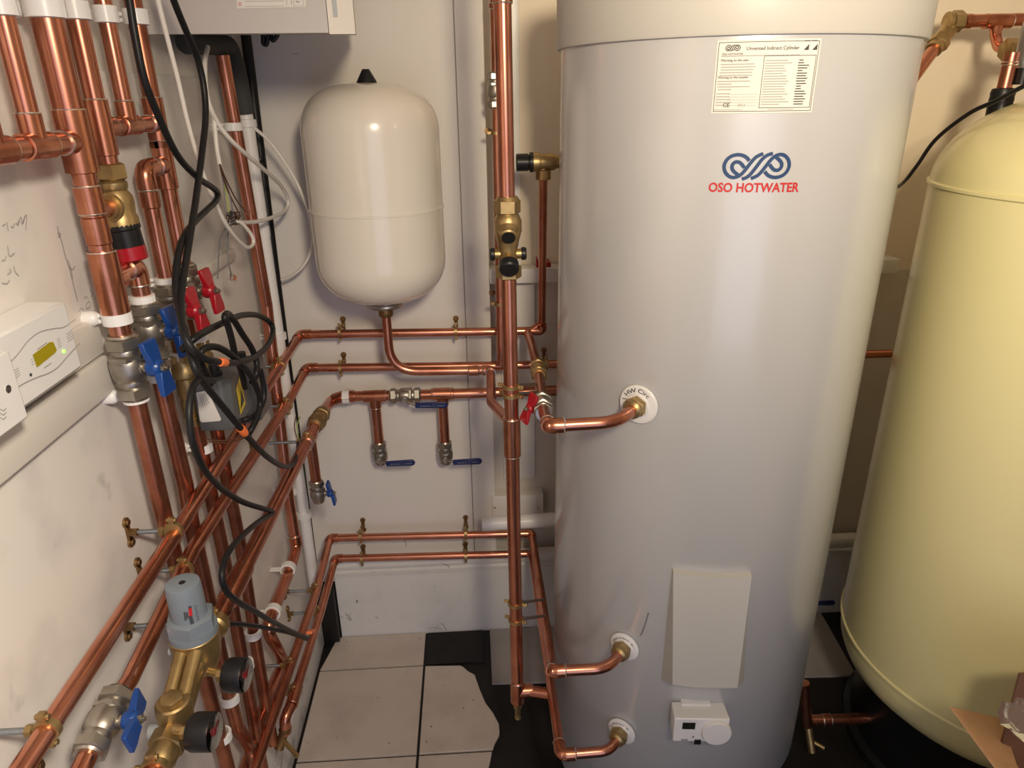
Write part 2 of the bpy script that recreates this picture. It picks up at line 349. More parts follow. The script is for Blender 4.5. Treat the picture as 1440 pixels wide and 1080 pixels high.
for j in range(1, 5):
    tile([(xl, y2 - T * (j) + g), (gx - g, y2 - T * (j) + g), (gx - g, y2 - T * (j - 1) - g), (xl, y2 - T * (j - 1) - g)], M['tile'])
    if j > 1: tile([(gx + g, y2 - T * j + g), (gx + T - g, y2 - T * j + g), (gx + T - g, y2 - T * (j - 1) - g), (gx + g, y2 - T * (j - 1) - g)], M['tile'])
a = fp([(692, 961), (800, 958), (800, 884), (692, 884)]); tile([a[0], a[1], (a[1][0], 1.786), (a[0][0], 1.786)], M['tile_grey'])
a = fp([(1090, 952), (1205, 950), (1162, 872), (1090, 872)]); tile([a[0], a[1], (a[2][0], 1.786), (a[3][0], 1.786)], M['tile_grey'])
tile([(gx + g, y1 + g), (-.004, y1 + g), (-.004, 1.786), (gx + g, 1.786)], M['black_floor'])

# ================================================================== HOT WATER CYLINDER
CX, CY, CR = .466, 1.334, .2975
def cs(phi, z, off=0.0): return Vector((CX + (CR + off) * math.sin(phi), CY - (CR + off) * math.cos(phi), z))
def chit(px, py):
    d = ray(px, py); a = d.x ** 2 + d.y ** 2; b = -2 * (d.x * CX + d.y * CY); c = CX * CX + CY * CY - CR * CR; D = max(b * b - 4 * a * c, 0)
    p = CAM + d * ((-b - D ** .5) / (2 * a)); return math.atan2(p.x - CX, CY - p.y), p.z
cy = thing('hot_water_cylinder', 'tall silver grey hot water cylinder standing between the copper pipes and the cream tank', 'cylinder', (CX, CY, 0))
MB().lathe([(CR - .012, .148), (CR - .003, .15), (CR, .156), (CR, 1.66)], (CX, CY, 0), seg=128).build('body', M['cyl'], cy)
MB().lathe([(CR - .02, 0), (CR - .014, .004), (CR - .014, .15)], (CX, CY, 0), seg=96).build('plinth', M['midgrey'], cy)
MB().lathe([(CR, 1.653), (CR + .006, 1.6535), (CR + .0075, 1.657), (CR + .0085, 1.76), (CR - .004, 1.79), (CR - .05, 1.80), (0, 1.80)], (CX, CY, 0), seg=128).build('lid', M['lid'], cy)
# rating label
pl, zt = chit(1009, 57); pr_, _ = chit(1155, 57); _, zbm = chit(1075, 159)
pc = (pl + pr_) / 2; hw = CR * (pr_ - pl) / 2; hh = (zt - zbm) / 2; zc = (zt + zbm) / 2
def lab(off):
    return lambda u, v: cs(pc + u * hw / CR, zc + v * hh, off)
mb = MB(); bar(mb, lab(.0007), -1, -1, 1, 1, 24); rl = mb.build('rating_label', M['paper'], cy); rl['label'] = 'white paper label headed Unvented Indirect Cylinder'
k = MB(); f = lab(.0012); g2 = MB()
for (x0, y0, x1, y1) in ((-.96, -.95, .96, -.935), (-.96, .93, .96, .945)): bar(k, f, x0, y0, x1, y1, 20)
for x in (-.965, .955): bar(k, f, x, -.95, x + .01, .945)
bar(k, f, -.08, .55, .93, .565, 12); bar(k, f, -.08, -.86, .93, -.845, 12); bar(k, f, -.085, -.86, -.075, .565); bar(k, f, .925, -.86, .935, .565)
def ft(x, y, asp=hh / hw): return lambda a, b: f(x + a * asp, y + b)
text_mb(k, 'Unvented Indirect Cylinder', .135, ft(.07, .72), bold=.012)
text_mb(k, 'Warning to the user', .095, ft(-.9, .43), 'LEFT', .012)
text_mb(k, 'Warning to the installer', .09, ft(-.93, -.03), 'LEFT', .012)
text_mb(k, 'CE', .16, ft(-.72, -.82), 'CENTER', .012)
for i in range(5): bar(g2, f, -.9 + random.random() * .03, .34 - i * .075, -.22 - random.random() * .12, .365 - i * .075, 10)
for i in range(4): bar(g2, f, -.93 + random.random() * .03, -.12 - i * .075, -.3 - (i % 2) * .35, -.095 - i * .075, 10)
for i in range(5): bar(g2, f, -.93, -.46 - i * .08, -.68 + random.random() * .06, -.437 - i * .08, 4); bar(g2, f, -.7, -.47 - i * .08, -.12, -.462 - i * .08, 8)
for i in range(18):
    bar(g2, f, -.05, .42 - i * .07, .3 + .2 * random.random(), .445 - i * .07, 8); bar(k, f, .58 + .02 * random.random(), .42 - i * .07, .68 + .16 * random.random(), .447 - i * .07, 3)
bar(g2, f, -.9, .56, .6, .585, 16); bar(g2, f, -.95, -.905, -.4, -.89, 8); bar(g2, f, .1, -.905, .6, -.89, 8)
text_mb(g2, 'IPX4', .11, ft(-.42, -.81), bold=.01)
for x in (.66, .83):
    k.add([f(x, .70), f(x + .1, .70), f(x + .1, .86)], [[0, 1, 2]], False)
bar(k, f, .655, .93, .77, .955); bar(k, f, .80, .93, .91, .955)
k.build('dark_print', M['ink'], rl); g2.build('fine_print', M['greyink'], rl)
# interlaced ring emblem, drawn in the emblem's own unit grid, 180 degree symmetric
def emblem(mb, fn, s, wd=36):
    c = (750, 383)
    A = [(668, 330), (640, 298), (600, 276), (548, 268), (488, 284), (444, 326), (427, 385), (444, 444), (486, 486), (535, 498), (588, 478), (632, 430), (676, 362), (720, 302), (756, 276), (798, 258)]
    B = [(628, 400), (596, 362), (566, 342), (530, 344), (507, 372), (508, 408), (532, 440), (578, 476)]
    Cc = [(614, 514), (660, 496), (700, 456), (745, 388), (790, 318), (836, 276), (892, 256)]
    for P_ in (A, B):
        for fl_ in (1, -1):
            pts = [((a - c[0]) * fl_ * s, -(b - c[1]) * fl_ * s) for a, b in P_]; stroke(mb, fn, pts, wd * s, 5)
    stroke(mb, fn, [((a - c[0]) * s, -(b - c[1]) * s) for a, b in Cc], wd * s, 5)
p0, z0 = chit(1016, 232); p1, _ = chit(1112, 232); _, zt2 = chit(1064, 215); _, zb2 = chit(1064, 252)
sE = CR * (p1 - p0) / 680
mb = MB(); pe, ze = (p0 + p1) / 2, (zt2 + zb2) / 2
emblem(mb, lambda u, v: cs(pe + u / CR, ze + v * .97, .0008), sE)
lg = mb.build('ring_emblem', M['logo_blue'], cy); lg['label'] = 'dark blue interlaced ring emblem'
p0, _ = chit(996, 263); p1, zt3 = chit(1123, 263); _, za = chit(1060, 270)
mb = MB(); vs, fs = text2d('OSO HOTWATER', 1.0, 'CENTER', .028); wdt = max(a for a, b in vs) - min(a for a, b in vs)
sw = CR * (p1 - p0) / wdt; sh = (chit(1060, 257)[1] - za) / .72
mb.add([cs((p0 + p1) / 2 + a * sw / CR, za + b * sh, .0008) for a, b in vs], fs, False)
mb.build('red_lettering', M['logo_red'], cy)['label'] = 'red OSO HOTWATER lettering'
mb = MB(); emblem(mb, lambda u, v: f(-.69 + u * hh / hw, .79 + v), .00062, 40); mb.build('small_emblem', M['ink'], rl)
mb = MB(); text_mb(mb, 'OSO HOTWATER', .075, ft(-.69, .60), bold=.01); mb.build('small_lettering', M['ink'], rl)
# access cover, thin at the top and standing out at the bottom
def cq(px, py, off): p, z = chit(px, py); return cs(p, z, off)
ca, cz0 = chit(947, 800); cb, _ = chit(1054, 804); cc, cz1 = chit(930, 952); cdp, _ = chit(1046, 958)
N = 10; back = []; front = []
def coverloop(fa, fb, ga, gb, ztop, zbot, offt, offb):
    L = []
    for i in range(N + 1): L.append(cs(fa + (fb - fa) * i / N, ztop, offt))
    for i in range(N + 1): L.append(cs(gb + (ga - gb) * i / N, zbot, offb))
    return L
ac = MB().hull(coverloop(ca - .005, cb + .005, cc, cdp, cz0 + .002, cz1 - .006, .0, .0), coverloop(ca + .004, cb - .004, ca + .060, cb - .035, cz0, cz1 + .022, .012, .036))
cv = ac.build('access_cover', M['lid'], cy); cv['label'] = 'pale grey tapered access cover low on the front'
# three port discs
def disc(px, py, R_, txt, size):
    p, z = chit(px, py); nrm = Vector((math.sin(p), -math.cos(p), 0)); o = cs(p, z, .001)
    d = MB().lathe([(R_, 0), (R_, .003), (R_ - .002, .005), (.022, .006), (.020, .009), (.0, .009)], o, nrm, 40).build('port_disc', M['white'], cy)
    d['label'] = 'white port disc'
    t = MB(); u = Vector((math.cos(p), math.sin(p), 0)); rr = R_ * .66
    vs_, fs_ = text2d(txt, size, 'CENTER', .006)
    def fn(a, b): th = a / rr - .1; r2 = rr + b; return o + nrm * .0066 + u * (math.sin(th) * r2) + Vector((0, 0, math.cos(th) * r2))
    t.add([fn(a, b) for a, b in vs_], fs_, False)
    bar(t, lambda a, b: o + nrm * .0066 + u * a + Vector((0, 0, b)), -R_ * .8, .006, -R_ * .55, .0075)
    t.build('printed_text', M['ink'], d)
    return o, nrm
D1o, D1n = disc(899, 568, .0355, 'HW Circ', .0115)
D2o, D2n = disc(879, 908, .031, 'Secondary  Fl', .008)
D3o, D3n = disc(875, 1027, .031, 'Primary  Fl', .008)
# clear film edges peeling at the side
for pts in ([(912, 862), (908, 876), (903, 890), (901, 893)],):
    mb = MB(); mb.tube([cq(a, b, .001) for a, b in pts], .0012, 0, 6); mb.build('film_edge', M['grey'], cy)

# thermostat strapped on the cylinder
tp, tz = chit(990, 1010)
tn = Vector((math.sin(tp), -math.cos(tp), 0)); tu = Vector((math.cos(tp), math.sin(tp), 0)); up = Vector((0, 0, 1))
tzT = chit(985, 982)[1]
th = thing('cylinder_thermostat', 'small white thermostat box with dial and dark display on the grey cylinder below its cover', 'thermostat', cs(tp, tzT - .04, 0))
dpt = .042; of = cs(tp, 0, dpt); 
def tpix(px, py): d = ray(px, py); t = (of - CAM).dot(tn) / d.dot(tn); q = CAM + d * t - of; return q.dot(tu), q.z
l_, t_ = tpix(949, 1009); r_, t2_ = tpix(1027, 1013); _, b_ = tpix(985, 1045)
tc_ = ((l_ + r_) / 2, (t_ + t2_) / 2); HH = (tc_[1] - b_)
mb = MB(); back_ = []; 
def tq(a, b, d): return cs(tp, 0, 0) + tu * a + up * b + tn * d
mb.hull([tq(l_ + .004, b_ + .004, -.004), tq(r_ - .004, b_ + .004, -.004), tq(r_ - .001, tc_[1] - .004, -.004), tq(l_ + .001, tc_[1] - .004, -.004)], [tq(l_, b_ + .003, dpt), tq(r_, b_ + .003, dpt), tq(r_, tc_[1], dpt), tq(l_, tc_[1], dpt)])
bm_ = mb.build('housing', M['white'], th); md = bm_.modifiers.new('b', 'BEVEL'); md.width = .0025; md.segments = 2
mb = MB(); mb.hull([tq(l_ + .02, tc_[1] - .02, -.004), tq(r_ - .03, tc_[1] - .02, -.004), tq(r_ - .03, tc_[1] + .003, -.004), tq(l_ + .02, tc_[1] + .003, -.004)], [tq(l_ + .02, tc_[1] - .02, .008), tq(r_ - .03, tc_[1] - .02, .008), tq(r_ - .03, tc_[1] + .003, .008), tq(l_ + .02, tc_[1] + .003, .008)]); mb.build('strap_hook', M['white'], th)
def tfl(px0, py0, px1, py1, name, material, t=.0012):
    a = tpix(px0, py0); b = tpix(px1, py1); q = MB(); q.hull([tq(a[0], b[1], dpt), tq(b[0], b[1], dpt), tq(b[0], a[1], dpt), tq(a[0], a[1], dpt)], [tq(a[0], b[1], dpt + t), tq(b[0], b[1], dpt + t), tq(b[0], a[1], dpt + t), tq(a[0], a[1], dpt + t)]); return q.build(name, material, th)
tfl(960, 1016, 977, 1025, 'display', M['lcd_dark']); tfl(976.5, 1040, 985, 1046, 'slide_switch', M['black'], .002); tfl(958, 1039, 967, 1042, 'printed_oval', M['greyink'], .0006)
a = tpix(974.5, 1036); MB().lathe([(.0016, 0), (.0016, .001)], tq(a[0], a[1], dpt), tn, 10).build('indicator', M['ink'], th)
a = tpix(1007, 1028); rd = tpix(1028, 1028)[0] - a[0]
MB().lathe([(rd, 0), (rd, .006), (rd - .002, .009), (0, .010)], tq(a[0], a[1], dpt), tn, 36).build('dial_knob', M['white'], th)
a = tpix(967, 1046); MB().lathe([(.0075, 0), (.0075, .006)], tq(a[0], a[1] + .006, dpt - .02), tn, 16).build('thumb_wheel', M['black'], th)

# ================================================================== CREAM TANK
TX, TY, TR = 1.254, 1.277, .35
tk = thing('pressure_tank', 'large cream steel pressure tank with a domed top at the right edge', 'tank', (TX, TY, 0))
zs, zr = 1.407, .329
pf = [(0.0, zr - .15), (.12, zr - .147), (.24, zr - .133), (.305, zr - .108), (.335, zr - .078), (.346, zr - .05), (.3485, zr - .025), (.3485, zr)]
MB().lathe(pf, (TX, TY, 0), seg=96).build('bottom_dome', M['tank'], tk)
MB().lathe([(TR, zr), (TR, zs)], (TX, TY, 0), seg=96).build('shell', M['tank'], tk)
MB().lathe([(TR - .002, zr - .004), (TR + .004, zr - .002), (TR + .004, zr + .003), (TR, zr + .006)], (TX, TY, 0), seg=96).build('bottom_seam', M['tank'], tk)
MB().lathe([(TR, zs - .005), (TR + .004, zs - .002), (TR + .004, zs + .003), (TR - .001, zs + .006)], (TX, TY, 0), seg=96).build('top_seam', M['tank'], tk)
H = .178
MB().lathe([(TR * max(math.cos(t * PI / 32), 0) ** .72, zs + H * math.sin(t * PI / 32)) for t in range(17)], (TX, TY, 0), seg=96).build('top_dome', M['tank'], tk)
MB().lathe([(.30, 0), (.30, .02), (.285, .03), (.285, zr - .11)], (TX, TY, 0), seg=64).build('base_stand', M['black'], tk)

# ================================================================== PIPEWORK HELPERS
GL = 'copper pipes along the left wall'; GB = 'copper pipes along the back wall'
class Pipe:
    def __init__(s, label, loc, group=None, cat='pipe', mk='copper'):
        s.t = thing('copper_pipe', label, cat, loc, group); s.mk = mk; s.n = 0
    def run(s, pts, r=.011, bend=.03, mk=None, name='tube', steps=6):
        MB().tube(pts, r, bend, 16, steps).build(name, M[mk or s.mk], s.t); return s
    def ring(s, p, d, r):
        d = Vector(d).normalized(); p = Vector(p)
        MB().lathe([(r + .0010, -.0014), (r + .0016, 0), (r + .0010, .0014)], p, d, 18).build('solder_ring', M['solder'], s.t)
    def sleeve(s, a, b, r=.011, solder=True):
        a = Vector(a); b = Vector(b); R = r * 1.10 + .0006; L = (b - a).length
        MB().lathe([(r, -.001), (R, .0005), (R, L - .0005), (r, L + .001)], a, b - a, 18).build('coupling', M['fitting'], s.t)
        if solder: s.ring(a, b - a, r * 1.05); s.ring(b, b - a, r * 1.05)
        return s
    def elbow(s, a, b, c, r=.011, leg=None, solder=True):
        a, b, c = Vector(a), Vector(b), Vector(c); leg = leg or r * 2.6; d1 = (a - b).normalized(); d2 = (c - b).normalized()
        p, q = b + d1 * leg, b + d2 * leg
        MB().tube([p, b, q], r * 1.12 + .0005, r * 1.7, 16, 8).build('elbow_fitting', M['fitting'], s.t)
        if solder: s.ring(p, d1, r * 1.08); s.ring(q, d2, r * 1.08)
        return s
    def tee(s, c, axis, br, r=.014, rb=None, leg=None, bl=None, solder=True):
        rb = rb or r; c = Vector(c); A = Vector(axis).normalized(); B = Vector(br).normalized(); leg = leg or r * 2.0; R = r * 1.12 + .0006; Rb = rb * 1.12 + .0006; bl = bl or r + rb * 1.3
        m_ = MB().lathe([(r, -leg - .001), (R, -leg), (R, leg), (r, leg + .001)], c, A, 18)
        m_.lathe([(Rb, 0), (Rb, bl), (rb, bl + .001)], c, B, 18); m_.build('tee_fitting', M['fitting'], s.t)
        if solder: s.ring(c + B * bl, B, rb * 1.06); s.ring(c + A * leg, A, r * 1.06)
        return s
def lerp(a, b, t): return Vector(a) * (1 - t) + Vector(b) * t

def brass_clip(label, pos, pdir, r, wallp, group='brass pipe rings on threaded rods', plate=True, rod='rod', lobe=None):
    pos = Vector(pos); wallp = Vector(wallp); d = Vector(pdir).normalized(); w = (wallp - pos); w = w - d * w.dot(d) if plate else w
    L = w.length; w.normalize(); s = d.cross(w).normalized()
    t = thing('pipe_ring', label, 'pipe clip', pos + w * L, group)
    m_ = MB(); R = r + .0028
    m_.lathe([(r + .0003, -.0042), (R, -.0038), (R, .0038), (r + .0003, .0042)], pos, d, 22)
    for k in (1, -1):
        c = pos + s * k * (R + .004); m_.obox(c, s, (.008, .007, .010), .001, w)
        m_.lathe([(.0028, -.007), (.0032, -.0055), (.0032, .0055), (.0028, .007)], c, w, 10)
    m_.hexnut(pos + w * (R - .001), w, .0066, .008)
    m_.build('ring', M['brass'], t)
    q = MB().cyl(pos + w * (R + .004), pos + w * L, .0036, 10); q.build('threaded_rod', M[rod], t)
    if plate:
        u = Vector(lobe).normalized() if lobe is not None else Vector((0, 0, 1)); n_ = w; pl_ = MB(); o = pos + w * (L - .0035)
        for k in (1, -1): pl_.lathe([(.0075, 0), (.0078, .0035), (.004, -.0012), (0, -.002)][:2] , o + u * k * .017, n_, 14); pl_.lathe([(.0045, -.003), (.0048, -.001), (.0048, .001)], o + u * k * .017, n_, 10)
        pl_.obox(o + n_ * .00175, n_, (.034, .009, .0035), 0, u); pl_.hexnut(o - n_ * .012, n_, .0062, .013)
        pl_.build('back_plate', M['darkbrass'], t)
    return t
def white_clip(label, pos, pdir, r, wallp, h=.017, base=True, group='white plastic pipe clips', mate='clip'):
    pos = Vector(pos); wallp = Vector(wallp); d = Vector(pdir).normalized(); w = wallp - pos; w = w - d * w.dot(d); L = w.length; w.normalize()
    t = thing('pipe_clip', label, 'pipe clip', pos + w * L, group)
    R = r + .0048; u = d.cross(w).normalized(); rv = []
    ring = []; K = 26; g_ = .05
    for i in range(K + 1):
        a = g_ + (2 * PI - 2 * g_) * i / K; dr = -w * math.cos(a) + u * math.sin(a); ring.append(dr)
    vs = []
    for dr in ring:
        for (rr, hh_) in ((r + .0002, -h / 2), (R, -h / 2 + .001), (R, h / 2 - .001), (r + .0002, h / 2)): vs.append(pos + dr * rr + d * hh_)
    fs = []
    for i in range(K):
        for j in range(4): fs.append([4 * i + j, 4 * i + (j + 1) % 4, 4 * (i + 1) + (j + 1) % 4, 4 * (i + 1) + j])
    fs += [[0, 1, 2, 3], [4 * K + 3, 4 * K + 2, 4 * K + 1, 4 * K]]
    MB().add(vs, fs, True).build('band', M[mate], t)
    m_ = MB()
    for k in (1, -1): m_.obox(pos + w * ((R + L) / 2) + d * k * .004, w, (.005, .004, max(L - R, .004) + .003), .0005, d)
    m_.build('stem', M[mate], t)
    if base and L - R > .012: MB().lathe([(.0105, 0), (.0105, -.012), (.008, -.017), (.006, -.018)], pos + w * L, w, 16).build('wall_plug', M[mate], t)
    return t

def valve_body(t, c, ax, s=1.0, m_='nickel', nuts=(1, 1), hint=None):
    c = Vector(c); A = Vector(ax).normalized()
    b = MB().lathe([(.0150, -.030), (.0185, -.024), (.0180, -.018), (.0215, -.013), (.0225, -.004), (.0225, .006), (.0205, .014), (.0170, .019), (.0175, .023), (.0150, .028)] if s == 1.0 else [(x * s, y * s) for x, y in [(.0150, -.030), (.0185, -.024), (.0180, -.018), (.0215, -.013), (.0225, -.004), (.0225, .006), (.0205, .014), (.0170, .019), (.0175, .023), (.0150, .028)]], c, A, 24)
    b.hexnut(c + A * (.010 * s), A, .0235 * s, .010 * s, hint=hint); b.build('valve_body', M[m_], t)
    for k, on_ in zip((1, -1), nuts):
        if on_:
            n_ = MB().hexnut(c + A * (k * .026 * s) - (A * (.017 * s) if k < 0 else A * 0), A, .0225 * s, .017 * s, hint=hint)
            n_.lathe([(.0185 * s, 0), (.0165 * s, .003 * s)], c + A * k * .043 * s, A * k, 18); n_.build('compression_nut', M[m_], t)
def butterfly(t, c, hd, up_, s=1.0, col='blue', d0=.020):
    c = Vector(c); H = Vector(hd).normalized(); U = (Vector(up_) - H * Vector(up_).dot(H)).normalized(); V = H.cross(U)
    MB().cyl(c + H * .012 * s, c + H * (d0 + .012) * s, .008 * s, 14).lathe([(.0105 * s, 0), (.0105 * s, .006 * s)], c + H * .016 * s, H, 14).build('stem', M['nickel'], t)
    o = c + H * (d0 + .008) * s; h = MB().lathe([(.0115 * s, 0), (.0125 * s, .003 * s), (.0125 * s, .013 * s), (.009 * s, .018 * s)], o, H, 20)
    for k in (1, -1):
        off = H * ((.004 if k > 0 else .009) * s)
        def pt(a, b, e): return o + off + U * (k * a * s) + V * (b * s * k) + H * ((e + a * .15 * (-k)) * s)
        loops = [[pt(a, -w, e0), pt(a, w, e0), pt(a, w, e1), pt(a, -w, e1)] for a, w, e0, e1 in ((.004, .0095, 0, .012), (.014, .0115, .001, .011), (.026, .0150, .002, .010), (.037, .0150, .002, .009))]
        vs = sum(loops, []); fs = [[3, 2, 1, 0], [12, 13, 14, 15]]
        for i in range(3):
            for j in range(4): fs.append([4 * i + j, 4 * i + (j + 1) % 4, 4 * i + 4 + (j + 1) % 4, 4 * i + 4 + j])
        h.add(vs, fs, False)
    hb = h.build('handle', M[col], t); md = hb.modifiers.new('b', 'BEVEL'); md.width = .0014; md.segments = 2; md.limit_method = 'ANGLE'
    MB().hexnut(o + H * .017 * s, H, .0062 * s, .006 * s).cyl(o + H * .02 * s, o + H * .027 * s, .003 * s, 8).build('handle_nut', M['nickel'], t)
def ball_valve(label, c, ax, hd, col, s=1.0, group='butterfly handle ball valves', nuts=(1, 1), cat='valve'):
    t = thing('ball_valve', label, cat, c, group); valve_body(t, c, ax, s, nuts=nuts, hint=hd); butterfly(t, c, hd, ax, s, col); return t
def lever_valve(label, c, ax, lev0, lev1, s=.92, nuts=(1, 1), group='blue lever ball valves on the back wall'):
    t = thing('lever_valve', label, 'valve', c, group); valve_body(t, c, ax, s, nuts=nuts, hint=(0, -1, 0)); c = Vector(c); lev0 = Vector(lev0); lev1 = Vector(lev1)
    H = Vector((0, -1, 0)); sp = c + H * .026; MB().cyl(c + H * .014, sp + H * .012, .0065, 12).hexnut(sp + H * .002, H, .008, .006).build('stem', M['nickel'], t)
    d = (lev1 - lev0).normalized(); n_ = Vector((0, 0, 1)); n_ = (n_ - d * n_.dot(d)).normalized()
    MB().tube([sp + H * .006, lerp(sp + H * .006, lev0, .6), lev0 + d * .012], .0042, .01, 8).build('lever_arm', M['nickel'], t)
    L = (lev1 - lev0).length; wd = .0088; pl_ = [(0, -wd * .8), (L - wd, -wd), (L - wd * .3, -wd * .7), (L, 0), (L - wd * .3, wd * .7), (L - wd, wd), (0, wd * .8)]
    f_ = n_.cross(d).normalized(); f_ = f_ if f_.y < 0 else -f_
    g_ = MB().prism(pl_, lev0 - f_ * .003, d, n_, f_, .0075).build('lever_grip', M['navy'], t); md = g_.modifiers.new('b', 'BEVEL'); md.width = .0018; md.segments = 2
    e = MB(); fn = lambda a, b: lev0 + f_ * .0047 + d * a + n_ * b
    for i in range(4): bar(e, fn, L * .16 + i * L * .085, -.0026, L * .16 + i * L * .085 + L * .05, .0008)
    stroke(e, fn, [(L * .53, -.003), (L * .53, .003), (L * .61, .003), (L * .61, -.003), (L * .53, -.003)], .0007, 1)
    bar(e, fn, L * .66, -.002, L * .88, 0.0002); e.build('moulded_marks', M['grey'], t)
    return t

XP = -.478
def LV(px, py): return PX(px, py, XP)
def vert(p, z): p = Vector(p); return Vector((p.x, p.y, z))
UPV = Vector((0, 0, 1)); YV = Vector((0, 1, 0)); XV = Vector((1, 0, 0))

# ================================================================== LEFT WALL RISERS
def riser(px, py, x=XP): p = PX(px, py, x); return p
yV1 = riser(41, 167).y; yV2 = .938; yV3 = 1.008; yV4 = riser(165, 100).y; yV5 = 1.186
zH1 = LV(48, 206).z; zH2 = LV(185, 176).z; ZT = 2.40
p = Pipe('copper riser at the far left dropping into the left header tee', (XP, yV1, zH1), GL)
p.run([(XP, yV1, ZT), (XP, yV1, zH1)]).tee((XP, yV1, zH1), YV, UPV, .0125, .011, leg=.026, bl=.034)
yV0 = LV(-6, 190).y
p = Pipe('horizontal copper header pipe leaving the frame at the upper left', (XP, yV1 - .05, zH1), GL)
p.run([(XP, -.3, zH1), (XP, yV2, zH1)], .0125, 0).tee((XP, yV0 - .012, zH1), YV, UPV, .0125, .011, leg=.024, bl=.034); p.run([(XP, yV0 - .012, zH1), (XP, yV0 - .012, ZT)])
# V2 : the thick riser, its tee, down to the first blue valve
zv1 = LV(181, 516).z; zt1 = LV(166, 392).z
p = Pipe('thickest copper riser of the left row, running down to the front blue butterfly valve', (XP, yV2, zv1), GL)
p.run([(XP, yV2, ZT), (XP, yV2, zH1)], .0175).run([(XP, yV2, zH1), (XP, yV2, zv1)], .014)
p.tee((XP, yV2, zH1), UPV, -YV, .0168, .0125, leg=.036, bl=.03)
p.sleeve((XP, yV2, LV(122, 262).z), (XP, yV2, LV(131, 300).z), .0145, True)
p.sleeve((XP, yV2, LV(133, 305).z), (XP, yV2, LV(141, 342).z), .0138, False)
p.tee((XP, yV2, zt1), UPV, YV, .0158, .0125, leg=.042, bl=.03)
p.sleeve((XP, yV2, LV(149, 372).z), (XP, yV2, LV(168, 430).z), .0155, True)
# branch from V2 over to second blue valve
b0 = Vector((XP, yV2, LV(163, 388).z)); b1 = LV(190, 372); b1 = Vector((XP, b1.y - .004, LV(186, 376).z)); yB = LV(205, 440).y; zv2 = LV(210, 466).z
b1.y = yB
p = Pipe('short copper swan neck from the thick riser down to the second blue valve', (XP, yB, zv2), GL)
p.run([b0 + Vector((0, .012, 0)), b1, (XP, yB, zv2)], .0125, .024).elbow(b0, b1, (XP, yB, zv2), .0125, leg=.028)
# V3 with safety valve
zn = LV(152, 240).z
p = Pipe('copper riser ending in the brass safety valve with red cap', (XP, yV3, zn), GL)
p.run([(XP, yV3, ZT), (XP, yV3, zn)], .0125).tee((XP, yV3, zH2), UPV, YV, .0130, .0112, leg=.034, bl=.03)
# V4 and header H2
p = Pipe('copper riser fourth from the left dropping into the short upper header', (XP, yV4, zH2), GL)
p.run([(XP, yV4, ZT), (XP, yV4, zH2)]).tee((XP, yV4, zH2), YV, UPV, .0115, .011, leg=.025, bl=.032)
p.run([(XP, yV3 + .02, zH2), (XP, yV5, zH2)], .0112)
# V5
zt5 = LV(229, 232).z; yS = LV(215, 330).y; zv4 = LV(266, 408).z; zv3 = LV(238, 440).z; yS = yV4 + .02
p = Pipe('mottled copper riser right of the short header, running down to the far red valve', (XP, yV5, zv4), GL, mk='copper')
p.run([(XP, yV5, ZT), (XP, yV5, zH2 + .01)], .0125, mk='old_copper').run([(XP, yV5, zH2 + .01), (XP, yV5, zv4)], .0125)
p.tee((XP, yV5, zH2), UPV, -YV, .0132, .0112, leg=.036, bl=.026).tee((XP, yV5, zt5), UPV, -YV, .0132, .0118, leg=.036, bl=.03)
p.sleeve((XP, yV5, zt5 + .045), (XP, yV5, zt5 + .07), .0125, True)
e1 = Vector((XP, yS, zt5))
p = Pipe('copper swan neck dropping from a tee to the near red valve', (XP, yS, zv3), GL)
p.run([(XP, yV5 - .012, zt5), e1, (XP, yS, zv3)], .0120, .026).elbow((XP, yV5, zt5), e1, (XP, yS, zv3), .0122, leg=.03).sleeve((XP, yS, zt5 - .055), (XP, yS, zt5 - .028), .0122, False)

# valves of the row
HX = Vector((1, -.12, 0))
ball_valve('blue butterfly handle ball valve nearest the camera in the left row', (XP, yV2, zv1), UPV, HX, 'blue', 1.04)
ball_valve('second blue butterfly handle ball valve under the swan neck', (XP, yB, zv2), UPV, HX, 'blue', 1.0)
ball_valve('near red butterfly handle ball valve half hidden by the black cables', (XP, yS, zv3), UPV, HX, 'red', 1.0)
ball_valve('far red butterfly handle ball valve behind the black cables', (XP, yV5, zv4), UPV, HX, 'red', 1.0)

# lower continuation of the four risers
def down(a, pts, label, r=.0125, bend=.03):
    P = Pipe(label, Vector((XP, a.y, .2)), GL); P.run([a] + pts, r, bend, 'old_copper'); return P
jog = PX(240, 735, XP); pa = [Vector((XP, yV2, jog.z + .02)), Vector((XP - .004, PX(247, 775, XP).y, jog.z - .03)), PX(320, 1080, XP) - Vector((0, 0, .0))]
P_a = down(Vector((XP, yV2, zv1 - .02)), pa + [PX(345, 1180, XP)], 'dull copper pipe dropping from the front blue valve behind the crossing pipes')
P_b = down(Vector((XP, yB, zv2 - .02)), [LV(261, 684), LV(268, 729), LV(324, 985), LV(334, 1024), LV(352, 1052), PX(366, 1110, -.45)], 'dull copper pipe dropping from the second blue valve and bending at the bottom')
P_c = down(Vector((XP, yS, zv3 - .02)), [LV(311, 762), LV(358, 1023), LV(370, 1085)], 'dull copper pipe running down below the brass zone valve', .0118)
P_d = down(Vector((XP, yV5, zv4 - .02)), [LV(339, 770), LV(372, 982), LV(384, 1045)], 'dull copper pipe nearest the corner of the four lower risers', .0118)

